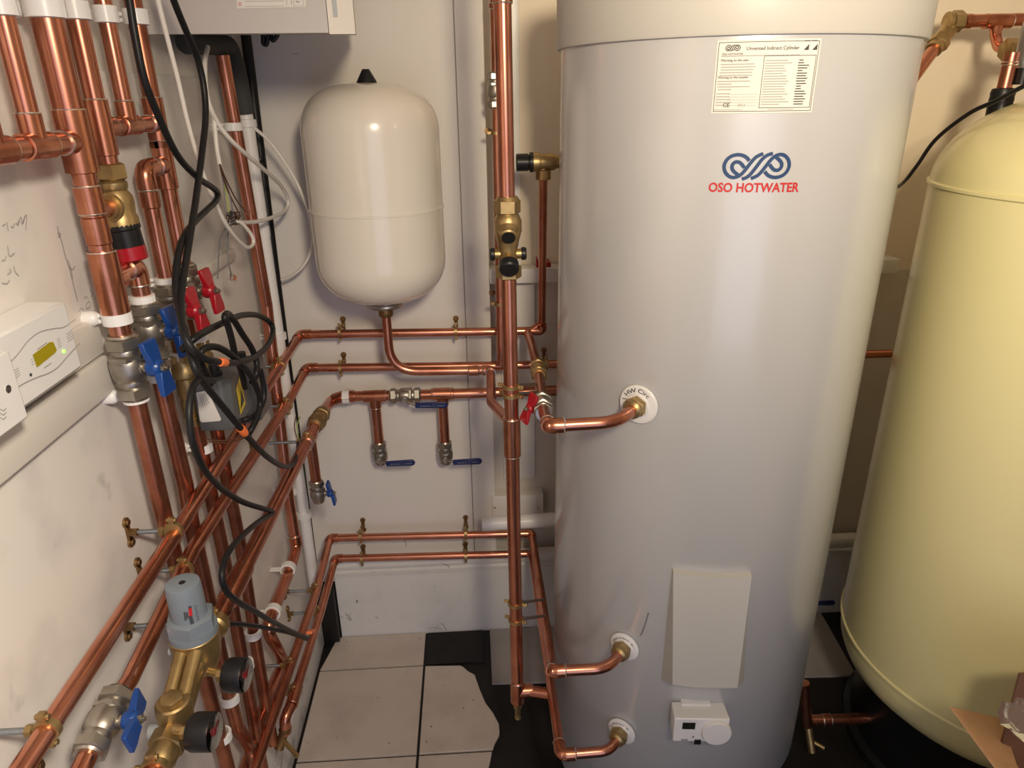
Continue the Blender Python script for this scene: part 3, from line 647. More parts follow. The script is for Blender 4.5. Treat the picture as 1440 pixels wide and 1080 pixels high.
# safety valve
sv0 = Vector((XP, yV3, zn)); t = thing('safety_valve', 'brass safety valve with black and red cap on the third riser', 'valve', sv0)
c_ = LV(158, 262); c_.y = yV3
MB().hexnut(sv0 - UPV * .012, UPV, .0205, .021, hint=(1, 0, 0)).build('inlet_nut', M['brass'], t)
b = MB().lathe([(.014, 0), (.0175, -.004), (.0175, -.01), (.0155, -.014), (.0205, -.022), (.0215, -.032), (.020, -.046), (.0225, -.05), (.0225, -.062), (.017, -.066)], sv0 - UPV * .012, UPV, 24)
b.cyl(sv0 - UPV * .045 - YV * .005, sv0 - UPV * .045 - YV * .034, .0155, 18); b.lathe([(.0185, 0), (.0185, .006)], sv0 - UPV * .045 - YV * .022, -YV, 18); b.build('body', M['brass'], t)
ct = sv0 - UPV * .072; ca_ = Vector((.10, -.02, -1)).normalized()
MB().lathe([(.0225, 0), (.0225, .006), (.0205, .008), (.0205, .030)], ct, ca_, 28).build('black_collar', M['black'], t)
MB().lathe([(.0207, .0302), (.0205, .048), (.0185, .0495), (.014, .0495)], ct, ca_, 14, False).build('red_cap', M['red'], t)
P_ = Pipe('copper stub joining the safety valve to the thick riser', sv0 - UPV * .045, GL); P_.run([sv0 - UPV * .045 - YV * .03, Vector((XP, yV2 + .01, sv0.z - .045))], .0112)

# brass zone valves with grey actuators below the red valves
for (y_, ctr, lab_) in ((yS, LV(257, 545), 'brass zone valve body left of the grey actuator'), (yV5, LV(285, 520), 'second brass zone valve body hidden behind the near actuator')):
    t = thing('zone_valve', lab_, 'valve', (XP, y_, ctr.z), 'brass zone valves')
    z_ = ctr.z
    MB().lathe([(.0165, .045), (.0175, .04), (.0175, .03), (.0205, .026), (.0205, .014), (.0155, .010), (.0175, .0), (.0175, -.018), (.0145, -.024), (.0165, -.034), (.0165, -.05), (.0135, -.056)], (XP, y_, z_), UPV, 24).build('body', M['brass'], t)
    MB().hexnut((XP, y_, z_ - .075), UPV, .0185, .018).build('compression_nut', M['brass'], t); MB().hexnut((XP, y_, z_ + .038), UPV, .019, .016).build('compression_nut', M['brass'], t)
    MB().cyl((XP + .01, y_, z_), (-.44, y_, z_), .016, 16).build('spindle_neck', M['brass'], t)
def actuator(fl_, fr, fbr, fbl, y0, dy, label, loc):
    t = thing('valve_actuator', label, 'actuator', loc, 'grey motor actuators')
    A = [PY(*q_, y0) for q_ in (fl_, fr, fbr, fbl)]; xm = sum(a.x for a in A) / 4
    zt_ = (A[0].z + A[1].z) / 2; zb_ = (A[2].z + A[3].z) / 2; xl_ = (A[0].x + A[3].x) / 2; xr_ = (A[1].x + A[2].x) / 2
    c1 = .012
    poly = [(xl_, y0), (xr_ - c1, y0), (xr_, y0 + c1), (xr_, y0 + dy), (xl_, y0 + dy)]
    o = MB().hull([Vector((a, b, zb_)) for a, b in poly], [Vector((a, b, zt_)) for a, b in poly]).build('housing', M['actgrey'], t); md = o.modifiers.new('b', 'BEVEL'); md.width = .003; md.segments = 2
    return t, xl_, xr_, zt_, zb_
ya = 1.075
t, ax0, ax1, az1, az0 = actuator((270, 538), (322, 536), (330, 606), (280, 607), ya, .085, 'grey motor actuator with paper label and yellow warning sticker wrapped in black cable', (-.40, ya + .04, 1.1))
q = MB(); fn = lambda px, py: PY(px, py, ya - .001); q.add([fn(276, 552), fn(292, 549), fn(310, 587), fn(311, 590), fn(309, 592), fn(284, 594), fn(281, 591)], [[0, 1, 2, 3, 4, 5, 6]], False); q.build('paper_label', M['paper'], t)
q = MB()
for i in range(4): a0, b0_ = (279 + i * 2.6, 553 + i * .2); q.add([PY(a0, b0_, ya - .0016), PY(a0 + 1.1, b0_, ya - .0016), PY(a0 + 7.5, b0_ + 20 - i * 2, ya - .0016), PY(a0 + 6.4, b0_ + 20 - i * 2, ya - .0016)], [[0, 1, 2, 3]], False)
q.build('label_print', M['greyink'], t)
xf = ax1 + .0008; fy = lambda y_, z_: Vector((xf, y_, z_)); zmid = (az0 + az1) / 2
q = MB().add([fy(ya + .030, zmid - .03), fy(ya + .062, zmid - .022), fy(ya + .062, zmid + .035), fy(ya + .030, zmid + .018)], [[0, 1, 2, 3]], False); q.build('warning_sticker', M['yellow'], t)
xf += .0005; q = MB().add([fy(ya + .034, zmid - .022), fy(ya + .058, zmid - .015), fy(ya + .05, zmid + .008)], [[0, 1, 2]], False); q.build('warning_triangle', M['ink'], t)
MB().lathe([(.011, 0), (.011, .006), (.0085, .008), (.0085, .02)], (ax1 - .028, ya + .03, az1), UPV, 16).build('cable_gland', M['black'], t)
t2, bx0, bx1, bz1, bz0 = actuator((322, 522), (358, 518), (362, 596), (335, 596), ya + .15, .08, 'rear grey motor actuator mostly hidden behind the looped black cable', (-.40, ya + .19, 1.1))
MB().lathe([(.011, 0), (.011, .006), (.0085, .008), (.0085, .02)], (bx1 - .028, ya + .19, bz1), UPV, 16).build('cable_gland', M['black'], t2)

# white clips of the upper row and the valve row
for i, (a, b, y_, r_, w_) in enumerate(((18, 10, yV1, .011, 'far left thin riser'), (70, 13, yV2, .0175, 'thickest riser'), (112, 16, yV3, .0125, 'third riser'), (152, 21, yV4, .011, 'fourth riser'), (200, 26, yV5, .0125, 'mottled fifth riser'))):
    white_clip('white clip at the top edge of the frame on the ' + w_, (XP, y_, LV(a, b).z), UPV, r_, (WX, y_, LV(a, b).z), .022)
for a, b, y_, r_, w_ in ((160, 450, yV2, .014, 'white clip above the front blue valve with its stem in the open'), (188, 559, yV2, .0125, 'white clip just below the front blue valve'), (197, 425, yB, .0125, 'white clip above the second blue valve'),
                         (229, 400, yS, .012, 'white clip above the near red valve'), (258, 382, yV5, .0125, 'white clip above the far red valve'), (221, 530, yB, .0125, 'white clip below the second blue valve'), (246, 508, yS, .0118, 'white clip behind the second blue handle'), (276, 480, yV5, .0118, 'white clip below the near red handle')):
    white_clip(w_, (XP, y_, LV(a, b).z), UPV, r_, (WX, y_, LV(a, b).z))
for a, b, r_, w_ in ((285, 629, .0118, 'white clip under the grey actuator'), (356, 891, .0118, 'white clip on the lower riser nearest the corner'), (345, 935, .0118, 'white clip behind the upper pressure gauge'), (323, 982, .0125, 'white clip just under the upper pressure gauge'), (312, 1035, .0125, 'white clip right behind the lower pressure gauge')):
    q_ = LV(a, b); white_clip(w_, q_, UPV, r_, (WX, q_.y, q_.z))

# ================================================================== EXPANSION VESSEL
VX, VY, VR = -.208, 1.63, .1475
ve = thing('expansion_vessel', 'cream white expansion vessel with black tip hanging on the back wall', 'vessel', (VX, VY, 1.14))
def vprof(z, n_, r0, r1): return None
top = [(VR, 1.515)] + [(VR * math.cos(a) ** .62, 1.515 + .094 * math.sin(a)) for a in [i * PI / 2 / 14 for i in range(1, 14)]] + [(.03, 1.609), (0.0, 1.6095)]
MB().lathe([(VR, 1.352)] + top, (VX, VY, 0), seg=80).build('upper_shell', M['vessel'], ve)
bot = [(VR, 1.352), (VR, 1.235)] + [(VR * math.cos(a) ** .66, 1.235 - .097 * math.sin(a)) for a in [i * PI / 2 / 14 for i in range(1, 14)]] + [(.03, 1.138), (0, 1.138)]
MB().lathe(bot[::-1], (VX, VY, 0), seg=80).build('lower_shell', M['vessel'], ve)
MB().lathe([(VR - .001, 1.349), (VR + .0022, 1.350), (VR + .0022, 1.354), (VR - .001, 1.355)], (VX, VY, 0), seg=80).build('seam_bead', M['vessel'], ve)
MB().lathe([(.0215, 1.606), (.021, 1.612), (.0085, 1.634), (.007, 1.636), (0, 1.636)], (VX, VY, 0), seg=28).build('cap', M['black'], ve)
MB().lathe([(.026, 1.138), (.043, 1.134), (.046, 1.128), (.042, 1.122), (.018, 1.117), (.012, 1.114), (0, 1.114)], (VX, VY, 0), seg=36).build('flange', M['steel'], ve)
MB().lathe([(.0165, 1.118), (.0172, 1.114), (.0172, 1.100), (.015, 1.097)], (VX, VY, 0), seg=24).build('union_nut', M['darkbrass'], ve)
MB().box((VX - .02, VY + .12, 1.3), (VX + .02, WY, 1.36), .003).build('wall_bracket', M['steel'], ve)

# ================================================================== TALL COPPER PIPE IN FRONT OF THE RECESS
YT = 1.24
def TV(px, py): return PY(px, py, YT)
zj = .315
tb = TV(728, 968); tt = Vector((TV(708, 4).x - .001, YT, 2.40)); 
def tx(z):
    a, b = TV(711, 200), TV(727, 940); k = (z - a.z) / (b.z - a.z); return a.x + (b.x - a.x) * k
def tp_(z): return Vector((tx(z), YT, z))
zvm0, zvm1 = TV(713, 278).z, TV(715, 388).z
p = Pipe('tall copper pipe dropping from above the frame to the brass mixing valve', tp_(1.5))
p.run([tp_(2.40), tp_(zvm0 - .01)], .014).sleeve(tp_(TV(708, 4).z), tp_(TV(708, 4).z + .05), .014)
p = Pipe('tall copper pipe below the mixing valve ending in a tee above the black floor', tp_(.3))
zbt = TV(728, 972).z
p.run([tp_(zvm1 + .01), tp_(zbt - .03)], .014).tee(tp_(zbt), UPV, XV, .014, .0135, leg=.03, bl=.035)
jz = TV(713, 600); p.sleeve(tp_(TV(718, 588).z), tp_(TV(720, 640).z), .0150, True)
p.run([tp_(zbt) + XV * .02, Vector((.150, 1.225, zbt))], .0135, 0, name='side_run')
dc = thing('drain_cock', 'small brass drain cock under the tall copper pipe above the black floor', 'tap', tp_(zbt - .06))
MB().lathe([(.0115, 0), (.0095, -.006), (.0095, -.020), (.0065, -.024), (.0065, -.05), (.0075, -.053), (.0045, -.056)], tp_(zbt - .03), UPV, 16).build('body', M['brass'], dc)
# mixing valve
mv = thing('mixing_valve', 'brass thermostatic mixing valve with black caps on the tall copper pipe', 'valve', tp_(zvm1))
zz = lambda py: TV(714, py).z
b = MB().lathe([(.0145, zz(386)), (.0165, zz(384)), (.0165, zz(350)), (.0185, zz(345)), (.020, zz(338)), (.0245, zz(325)), (.0245, zz(310)), (.020, zz(302)), (.016, zz(298)), (.0155, zz(290))], (tx(1.3), YT, 0), UPV, 28)
b.build('body', M['brass'], mv)
MB().hexnut(tp_(zz(300)), UPV, .0235, zz(280) - zz(300)).build('top_nut', M['brass'], mv)
MB().lathe([(.0175, zz(280)), (.0215, zz(282)), (.0175, zz(276))], (tx(1.3), YT, 0), UPV, 20).build('top_collar', M['brass'], mv)
MB().hexnut(tp_(zz(391)), UPV, .0235, zz(373) - zz(391)).build('bottom_nut', M['brass'], mv)
c_ = tp_(zz(316)); pd = Vector((0, -.86, -.50)).normalized()
MB().lathe([(.0185, 0), (.0185, .018), (.0155, .022), (.0155, .032), (.013, .034)], c_, pd, 24).build('front_port', M['brass'], mv)
MB().lathe([(.0118, .0), (.0118, .0025), (0, .003)], c_ + pd * .0335, pd, 24).build('port_cap', M['black'], mv)
c_ = tp_(zz(357)); MB().lathe([(.013, .0), (.013, .028)], c_, pd, 20).build('test_port', M['brass'], mv)
MB().lathe([(.0175, .026), (.0175, .040), (.015, .043), (0, .0435)], c_, pd, 24).build('test_cap', M['black'], mv)
for k in (1, -1):
    MB().lathe([(.009, .012), (.009, .024)], c_, XV * k, 16).build('side_port', M['brass'], mv)
    MB().lathe([(.0105, .0235), (.0115, .0245), (.0115, .0305), (.0095, .0325), (0, .0325)], c_, XV * k, 20).build('side_cap', M['black'], mv)
# thinner pipe behind the tall one
YB2 = 1.70
def SV(px, py): return PY(px, py, YB2)
p = Pipe('thin copper pipe running down close behind the tall copper pipe', SV(705, 500), GB)
p.run([Vector((SV(697, 60).x, YB2, 2.40)), SV(697, 60), SV(705, 513)], .011, 0)
p.sleeve(SV(695, 4), Vector((SV(696, 12).x, YB2, SV(696, 12).z)), .011)
iv = thing('isolating_valve', 'small dull nickel isolating valve on the thin pipe behind the tall copper pipe', 'valve', SV(697, 127))
valve_body(iv, SV(697, 127), UPV, .84)
brass_clip('brass pipe ring left of the tall copper pipe, below the nickel valve', SV(698.5, 187), UPV, .011, Vector((SV(698, 187).x, WY - .001, SV(698, 187).z)), lobe=XV)
brass_clip('brass pipe ring at the left of the tall copper pipe below the mixing valve', SV(703, 427), UPV, .011, Vector((SV(703, 427).x, WY - .001, SV(703, 427).z)), lobe=XV)

# ================================================================== BACK WALL PIPES
YP = 1.75
def BV(px, py): return PY(px, py, YP)
zA = BV(600, 468).z
# uppermost pair
c1 = BV(432, 470); c1 = Vector((-.447, YP, BV(434, 470).z)); e1 = BV(762, 465)
X1 = -.453
A1 = [PX(405, 497, X1), PX(319, 651, X1), PX(258, 733, X1), PX(139, 905, X1), PX(36, 1069, X1), PX(-70, 1235, X1)]
p = Pipe('uppermost copper pipe along the back wall, coming forward on the left wall', c1, GB)
rt = PY(764, 252, 1.62)
p.run([e1, c1, A1[0] * .35 + c1 * .65, A1[0], A1[2], A1[5]], .011, .02).elbow(c1 + XV * .1, c1, A1[0], .011, solder=False)
p.run([rt, Vector((e1.x, e1.y, e1.z + .02)), e1 - XV * .03], .0095, .02, name='riser').elbow(rt, e1, c1, .0105, leg=.02, solder=False)
# second
X2 = -.452
c2 = Vector((-.442, YP, BV(442, 517).z)); A2 = [PX(405, 566, X2), PX(270, 775, X2), PX(243, 815, X2), PX(182, 957, X2), PX(152, 1000, X2)]
p = Pipe('second copper pipe from the top along the back wall, passing behind the grey cylinder', c2, GB)
p.run([PY(1252, 497, YP), PY(785, 512, YP), BV(700, 514), c2, A2[0], A2[1], A2[3], A2[4]], .011, .02).elbow(c2 + XV * .1, c2, A2[0], .011, solder=False)
p.tee(BV(706, 514), XV, UPV, .011, .011, leg=.03, bl=.03)
# branch to the circulation port
cA = BV(742, 467); z_e = 1.078; ce = PZ(771, 599, z_e); nc = D1o + D1n * .012
kv = PY(757, 520, 1.48); rv = PY(763, 571, 1.24)
p = Pipe('copper circulation pipe from the back wall pipe curving to the white HW Circ disc', ce)
end = D1o + D1n * .01; o1 = D1o + D1n * .075; 
p.run([cA, kv], .011).run([kv, rv, ce], .011)
cr = end + D1n * ((end.y - ce.y) / -D1n.y); p.run([ce, ce + XV * .012, Vector((cr.x, ce.y, (ce.z + end.z) / 2)), end], .0108, .12, steps=12).elbow(rv, ce, ce + XV, .0112, leg=.026)
t = thing('compression_nut', 'brass nut screwing the circulation pipe onto the HW Circ disc', 'nut', D1o, 'brass port nuts on the cylinder')
def portnut(t, o, n_):
    MB().hexnut(o + n_ * .008, n_, .0195, .015).build('nut', M['brass'], t); MB().lathe([(.014, .022), (.0165, .023), (.0165, .030), (.0125, .034)], o, n_, 20).build('olive_collar', M['brass'], t)
portnut(t, D1o, D1n)
dv = (rv - kv).normalized()
t = thing('check_valve', 'brass check valve on the circulation pipe right of the tall copper pipe', 'valve', kv)
MB().lathe([(.0125, -.045), (.0165, -.04), (.0165, -.022), (.0135, -.018), (.0185, -.010), (.0185, .012), (.014, .018), (.0165, .022), (.0165, .038), (.0125, .042)], kv, dv, 18).build('body', M['brass'], t)
MB().hexnut(kv - dv * .036, dv, .0192, .016).build('nut', M['brass'], t); MB().hexnut(kv + dv * .022, dv, .0192, .016).build('nut', M['brass'], t)
t = thing('ball_valve', 'chrome ball valve with red butterfly handle beside the tall copper pipe', 'valve', rv, 'butterfly handle ball valves')
valve_body(t, rv, dv, .90); butterfly(t, rv, Vector((-.85, -.5, .1)), Vector((0, -.2, 1)), .80, 'red')
# struts between the tall pipe and its neighbours
for a, b, pd_, lab_ in ((tp_(TV(714, 543).z), lerp(kv, rv, .42), dv, 'upper brass strut joining the tall pipe to the circulation pipe'), (tp_(TV(714, 555).z), lerp(kv, rv, .64), dv, 'lower brass strut joining the tall pipe to the circulation pipe')):
    brass_clip(lab_, a, UPV, .0142, b - (b - a).normalized() * .012, 'struts beside the tall pipe', plate=False, rod='steel')
    
# third: thick pipe with lever valves and drops
zC = BV(600, 556).z
cC = Vector((-.355, YP, BV(500, 557).z)); X3 = -.39
A3 = [PX(466, 563, X3), PX(436, 613, X3), PX(320, 845, X3), PX(306, 872, X3)]
jb = PX(448, 590, X3)
p = Pipe('thick copper pipe along the back wall with two short drops', cC, GB)
p.run([PY(790, 549, YP), BV(720, 551), BV(585, 555.5)], .014).run([BV(556, 556), cC, A3[0], jb], .014, .045).elbow(cC + XV, cC, A3[0], .0142, leg=.03, solder=False)
d1 = BV(527, 557); d1b = Vector((d1.x, YP, BV(531, 632).z)); d2 = BV(622, 554); d2b = Vector((d2.x, YP, BV(626, 632).z))
p.tee(d1, XV, -UPV, .014, .0135, leg=.03, bl=.032).run([d1, d1b], .0135, name='drop').tee(d2, XV, -UPV, .014, .0135, leg=.03, bl=.032, solder=False).run([d2, d2b], .0135, name='drop')
p.sleeve(BV(608, 554), BV(634, 553.5), .0142, True)
lever_valve('lever ball valve in line on the thick back wall pipe', BV(570, 556), XV, PY(584, 570, YP - .045), PY(630, 569, YP - .045))
lever_valve('lever ball valve closing the left of the two short drops', Vector((d1.x, YP, BV(533, 640).z)), UPV, PY(543, 652, YP - .045), PY(584, 650, YP - .045), nuts=(1, 0))
lever_valve('lever ball valve closing the right of the two short drops', Vector((d2.x, YP, BV(627, 639).z)), UPV, PY(637, 650, YP - .045), PY(678, 648, YP - .045), nuts=(1, 0))
white_clip('white clip on the thick back wall pipe left of its lever valve', BV(487, 558), XV, .014, Vector((BV(487, 558).x, WY, BV(487, 558).z)), .02, False)
# brass coupling where the thick pipe turns forward
ud = (A3[1] - A3[0]).normalized()
t = thing('union_coupling', 'brass union coupling at the bend of the thick copper pipe in the corner', 'coupling', jb)
MB().lathe([(.0145, -.052), (.0195, -.05), (.0205, -.03), (.0175, -.026), (.0175, .0), (.0215, .004), (.0215, .026), (.0185, .030), (.0185, .05), (.0145, .054)], jb, ud, 22).build('body', M['brass'], t)
MB().hexnut(jb - ud * .042, ud, .0215, .018).build('nut', M['brass'], t); MB().hexnut(jb + ud * .008, ud, .0225, .018).build('nut', M['brass'], t)
p = Pipe('thick copper pipe running forward from the corner to the pressure reducing valve', A3[2], GL)
p.run([jb + ud * .04, A3[1], A3[2], A3[3]], .014, .01).sleeve(lerp(jb, A3[1], .98), lerp(A3[1], A3[2], .07), .0144, True).sleeve(lerp(A3[1], A3[2], .86), lerp(A3[1], A3[2], 1.0), .0146, False)
d3 = lerp(jb, A3[1], 1.0); d3b = Vector((d3.x, d3.y, PY(443, 690, d3.y).z))
p.run([d3, d3b], .0125, name='drop')
ball_valve('nickel ball valve with small blue handle hanging in the corner', d3b - UPV * .008, UPV, XV, 'blue', .80, nuts=(1, 0))

# vessel feed pipe
vb = Vector((VX, VY, 1.100)); h0 = PY(600, 521, VY); h0 = Vector((PY(551, 521, VY).x, VY, PY(600, 521, VY).z)); h1 = PY(690, 520.5, VY)
j1 = PY(691, 566, 1.42); j2 = tp_(TV(714, 598).z)
p = Pipe('copper feed pipe bending from the expansion vessel to the tall copper pipe', h0, GB)
p.run([vb, Vector((VX, VY, h0.z)), Vector((h1.x, VY, h1.z))], .011, .125, steps=14).run([h1, j1, j2], .011, .06).elbow(h1 - XV, h1, j1, .011, leg=.02).sleeve(h1 - XV * .055, h1 - XV * .03, .011, True)

# clips on the back wall
def bclip(px, py, lab_, y_=YP, wall=WY, r=.011, up_=0.03):
    q_ = PY(px, py, y_); w_ = Vector((q_.x, wall - .0005, q_.z)); return brass_clip(lab_, q_, XV, r, w_, rod='darkbrass')
for a, b, l in ((478, 467, 'brass pipe ring on the uppermost back wall pipe left of the vessel outlet'), (641, 466, 'brass pipe ring on the uppermost back wall pipe right of the vessel outlet'), (479, 518, 'brass pipe ring on the second back wall pipe left of the vessel outlet'), (768, 511, 'brass pipe ring on the second back wall pipe beside the grey cylinder'),
                (507, 754, 'brass pipe ring on the upper of the low pipes, left side'), (655, 750, 'brass pipe ring on the upper of the low pipes, right side'), (509, 786, 'brass pipe ring on the lower of the low pipes, left side'), (655, 782, 'brass pipe ring on the lower of the low pipes, right side')):
    bclip(a, b, l, wall=WY if b < 780 else 1.79)

# clips of the left wall runs
def lclip(px, py, x, lab_, r=.011, pd_=YV):
    q_ = PX(px, py, x); return brass_clip(lab_, q_, pd_, r, Vector((WX + .0005, q_.y, q_.z)))
lclip(244, 746, X1, 'brass ring and long rod on the uppermost left wall pipe above the grey capped valve')
lclip(66, 1026, X1, 'brass ring and rod on the uppermost left wall pipe at the bottom left corner')
lclip(394, 515, X1, 'brass ring on the uppermost left wall pipe near the corner')
lclip(403, 571, X2, 'brass ring on the second left wall pipe near the corner')
lclip(259, 801, X2, 'brass ring on the second left wall pipe just behind the grey cap')
lclip(432, 621, X3, 'brass ring and rod on the thick left wall pipe just below the union coupling', .014)
lclip(303, 875, X3, 'brass ring on the thick pipe at the inlet of the pressure reducing valve', .014)

# ================================================================== LOW PIPES (boiler primaries)
zL1, zL2 = .392, .316
P1 = [BV(480, 755), PZ(443, 838, zL1), PZ(420, 872, zL1), PZ(410, 921, zL1), PZ(398, 958, zL1), PZ(378, 1019, zL1), PZ(350, 1105, zL1)]
x1 = sum(q.x for q in P1[1:]) / 6
k1 = Vector((x1 + .008, YP, BV(473, 756).z)); k1r = Vector((.150, YP, BV(748, 750).z))
e2 = Vector((.150, 1.225, .389)); u2 = PZ(776, 944, .549); 
p = Pipe('upper low copper pipe along the skirting that turns forward to the middle cylinder disc', k1r, GB)
p.run([PZ(350, 1105, zL1), P1[1], k1, k1r, e2, u2 + Vector((0, .0, 0))], .011, .018).elbow(P1[1], k1, k1r, .011, leg=.022, solder=False).elbow(k1, k1r, e2, .011, leg=.022, solder=False)
n2 = D2n; end = D2o + n2 * .01; o1 = D2o + n2 * .06
cr = end + n2 * ((end.y - u2.y) / -n2.y); p.run([u2, u2 + XV * .012, Vector((cr.x, u2.y, (u2.z + end.z) / 2)), end], .0108, .10, name='curved_end', steps=12).elbow(e2, u2, u2 + XV, .0112, leg=.026)
portnut(thing('compression_nut', 'brass nut joining the curved pipe to the middle disc on the cylinder', 'nut', D2o, 'brass port nuts on the cylinder'), D2o, D2n)
P2 = [PZ(451, 860, zL2), PZ(433, 911, zL2), PZ(416, 970, zL2)]
x2 = sum(q.x for q in P2) / 3; k2 = Vector((x2 + .006, YP, BV(480, 785).z)); k2r = Vector((.150, YP, BV(735, 779).z)); e3 = Vector((.150, 1.05, .314))
p = Pipe('lower low copper pipe along the skirting that turns forward to the bottom cylinder disc', k2r, GB)
p.run([P2[2] + Vector((0, -.03, 0)), P2[0], k2, k2r, e3], .011, .018).elbow(P2[0], k2, k2r, .011, leg=.022, solder=False).elbow(k2r, e3, e3 + XV, .0115, leg=.03)
end = D3o + D3n * .01; o1 = D3o + D3n * .06
cr = end + D3n * max((end.y - e3.y) / -D3n.y, .03); p.run([e3, e3 + XV * .012, Vector((cr.x, e3.y, (e3.z + end.z) / 2)), end], .0108, .10, name='curved_end', steps=12)
portnut(thing('compression_nut', 'brass nut joining the curved pipe to the bottom disc on the cylinder', 'nut', D3o, 'brass port nuts on the cylinder'), D3o, D3n)
# left end of the lower pipe: tee with drain cock
te = P2[2] + Vector((0, -.045, 0)); p.sleeve(P2[2] + Vector((0, .01, 0)), te, .0125, False)
p.run([te, PZ(400, 1010, .31), PZ(402, 1030, .27)], .0125, .02, name='tail')
dc = thing('drain_cock', 'brass drain cock hanging at the left skirting from the low copper pipe', 'tap', PZ(392, 1055, .22))
dd = (PZ(390, 1060, .225) - PZ(402, 1022, .285)).normalized(); q0 = PZ(402, 1022, .285)
MB().lathe([(.0135, 0), (.0135, .01), (.0105, .014), (.0105, .05), (.0115, .052), (.006, .054), (.006, .045)], q0, dd, 18).build('body', M['darkbrass'], dc)
MB().cyl(q0 + dd * .03, q0 + dd * .03 + Vector((.04, -.035, -.015)), .0055, 10).build('spout', M['brass'], dc)
for (a, b, zz_, l) in ((443, 830, zL1, 'brass ring and rod on the upper low pipe at the left wall'), (446, 861, zL2, 'brass ring and rod on the lower low pipe at the left wall'), (407, 935, zL1, 'brass ring low on the upper pipe beside the left skirting'), (412, 974, zL2, 'brass ring on the lower pipe just behind its drain cock')):
    q_ = PZ(a, b, zz_); brass_clip(l, q_, YV, .011, Vector((WX + .0005, q_.y, q_.z)))
for a, b, l in (((734, 848), 848, 'upper brass strut between the two low copper runs'), ((735, 871), 871, 'lower brass strut between the two low copper runs')):
    q_ = tp_(TV(728, b).z); w_ = PZ(752 if b < 860 else 754, b - 2, .40); w_ = Vector((.150, PZ(752, b, .389).y, .398)); brass_clip(l, q_, UPV, .0142, w_, 'struts beside the tall pipe', plate=False, rod='steel')

# ================================================================== PRESSURE REDUCING VALVE
pc_ = PX(256, 819, X3); PYv = pc_.y; pcx = X3
zcap0 = pc_.z; zhex1 = PY(265, 882, PYv - .021).z; zhex0 = PY(267, 907, PYv - .031).z; zbr = zhex0
pxm = lambda z: Vector((pcx, PYv, z))
pv = thing('pressure_reducing_valve', 'brass pressure reducing valve with blue grey plastic cap at the lower left', 'valve', pxm(zbr - .08))
RC = .0225
MB().lathe([(RC, zhex1 - .002), (RC - .0005, zcap0 - .006), (RC - .0015, zcap0 - .001), (RC - .0035, zcap0), (.0042, zcap0), (.004, zcap0 - .003), (0, zcap0 - .003)], (pcx, PYv, 0), UPV, 44).build('cap', M['bluegrey'], pv)
MB().lathe([(.004, zcap0 - .0025), (.004, zcap0 + .0004), (0, zcap0 + .0006)], (pcx, PYv, 0), UPV, 14).build('cap_screw', M['black'], pv)
hx = MB().hexnut(pxm(zhex0), UPV, .0315, zhex1 - zhex0 + .004, hint=(.3, -1, 0)); hx.lathe([(.0315, zhex0 - .007), (.0315, zhex0 + .003)], (pcx, PYv, 0), UPV, 40); hx.build('cap_nut', M['bluegrey'], pv)
MB().lathe([(.0318, zhex0 - .0095), (.0325, zhex0 - .007), (.0318, zhex0 - .006)], (pcx, PYv, 0), UPV, 40).build('bright_rim', M['brass'], pv)
zax = .872
bd = MB().lathe([(.0312, zhex0 - .0075), (.0308, zhex0 - .03), (.029, zhex0 - .045), (.025, zhex0 - .058), (.018, zhex0 - .070), (.008, zhex0 - .076)], (pcx, PYv, 0), UPV, 40)
bd.build('body', M['brass'], pv)
inl = A3[3]; MB().lathe([(.016, 0), (.0195, .004), (.0195, .018), (.016, .022), (.018, .05)], inl, pxm(zax + .005) - inl, 20).build('inlet_boss', M['brass'], pv)
arm0 = pxm(zhex0 - .022); od = (PX(180, 1130, X3) - PX(222, 1043, X3)).normalized()
plug = PX(239, 975, X3); pb = Vector((pcx, plug.y, zhex0 - .058))
MB().lathe([(.0195, -.03), (.0215, .014), (.0205, .022), (.018, .024)], pb, UPV, 28).build('lower_block', M['brass'], pv)
MB().hexnut(pb + UPV * .022, UPV, .0145, .009, hint=(.4, -1, 0)).build('plug', M['brass'], pv)
for k in (.009, -.009):
    MB().tube([arm0 + XV * k + Vector((0, -.020, .006)), pb + XV * k + UPV * .010], .0090, 0, 14).build('body_rib', M['brass'], pv)
MB().tube([arm0 + Vector((0, 0, -.014)), pb - UPV * .004], .0175, 0, 18).build('body_bridge', M['brass'], pv)
un = pb + Vector((0, -.016, -.012))
MB().hexnut(un, od, .0215, .026).lathe([(.0185, .026), (.0185, .040), (.0150, .046)], un, od, 22).build('union_nut', M['brass'], pv)
MB().cyl(pb + Vector((-.016, -.012, -.012)), pb + Vector((-.029, -.012, -.012)), .009, 14).build('side_plug', M['midgrey'], pv)
MB().cyl(arm0 + Vector((-.024, .0, -.012)), arm0 + Vector((-.036, 0, -.012)), .008, 14).build('side_plug', M['midgrey'], pv)
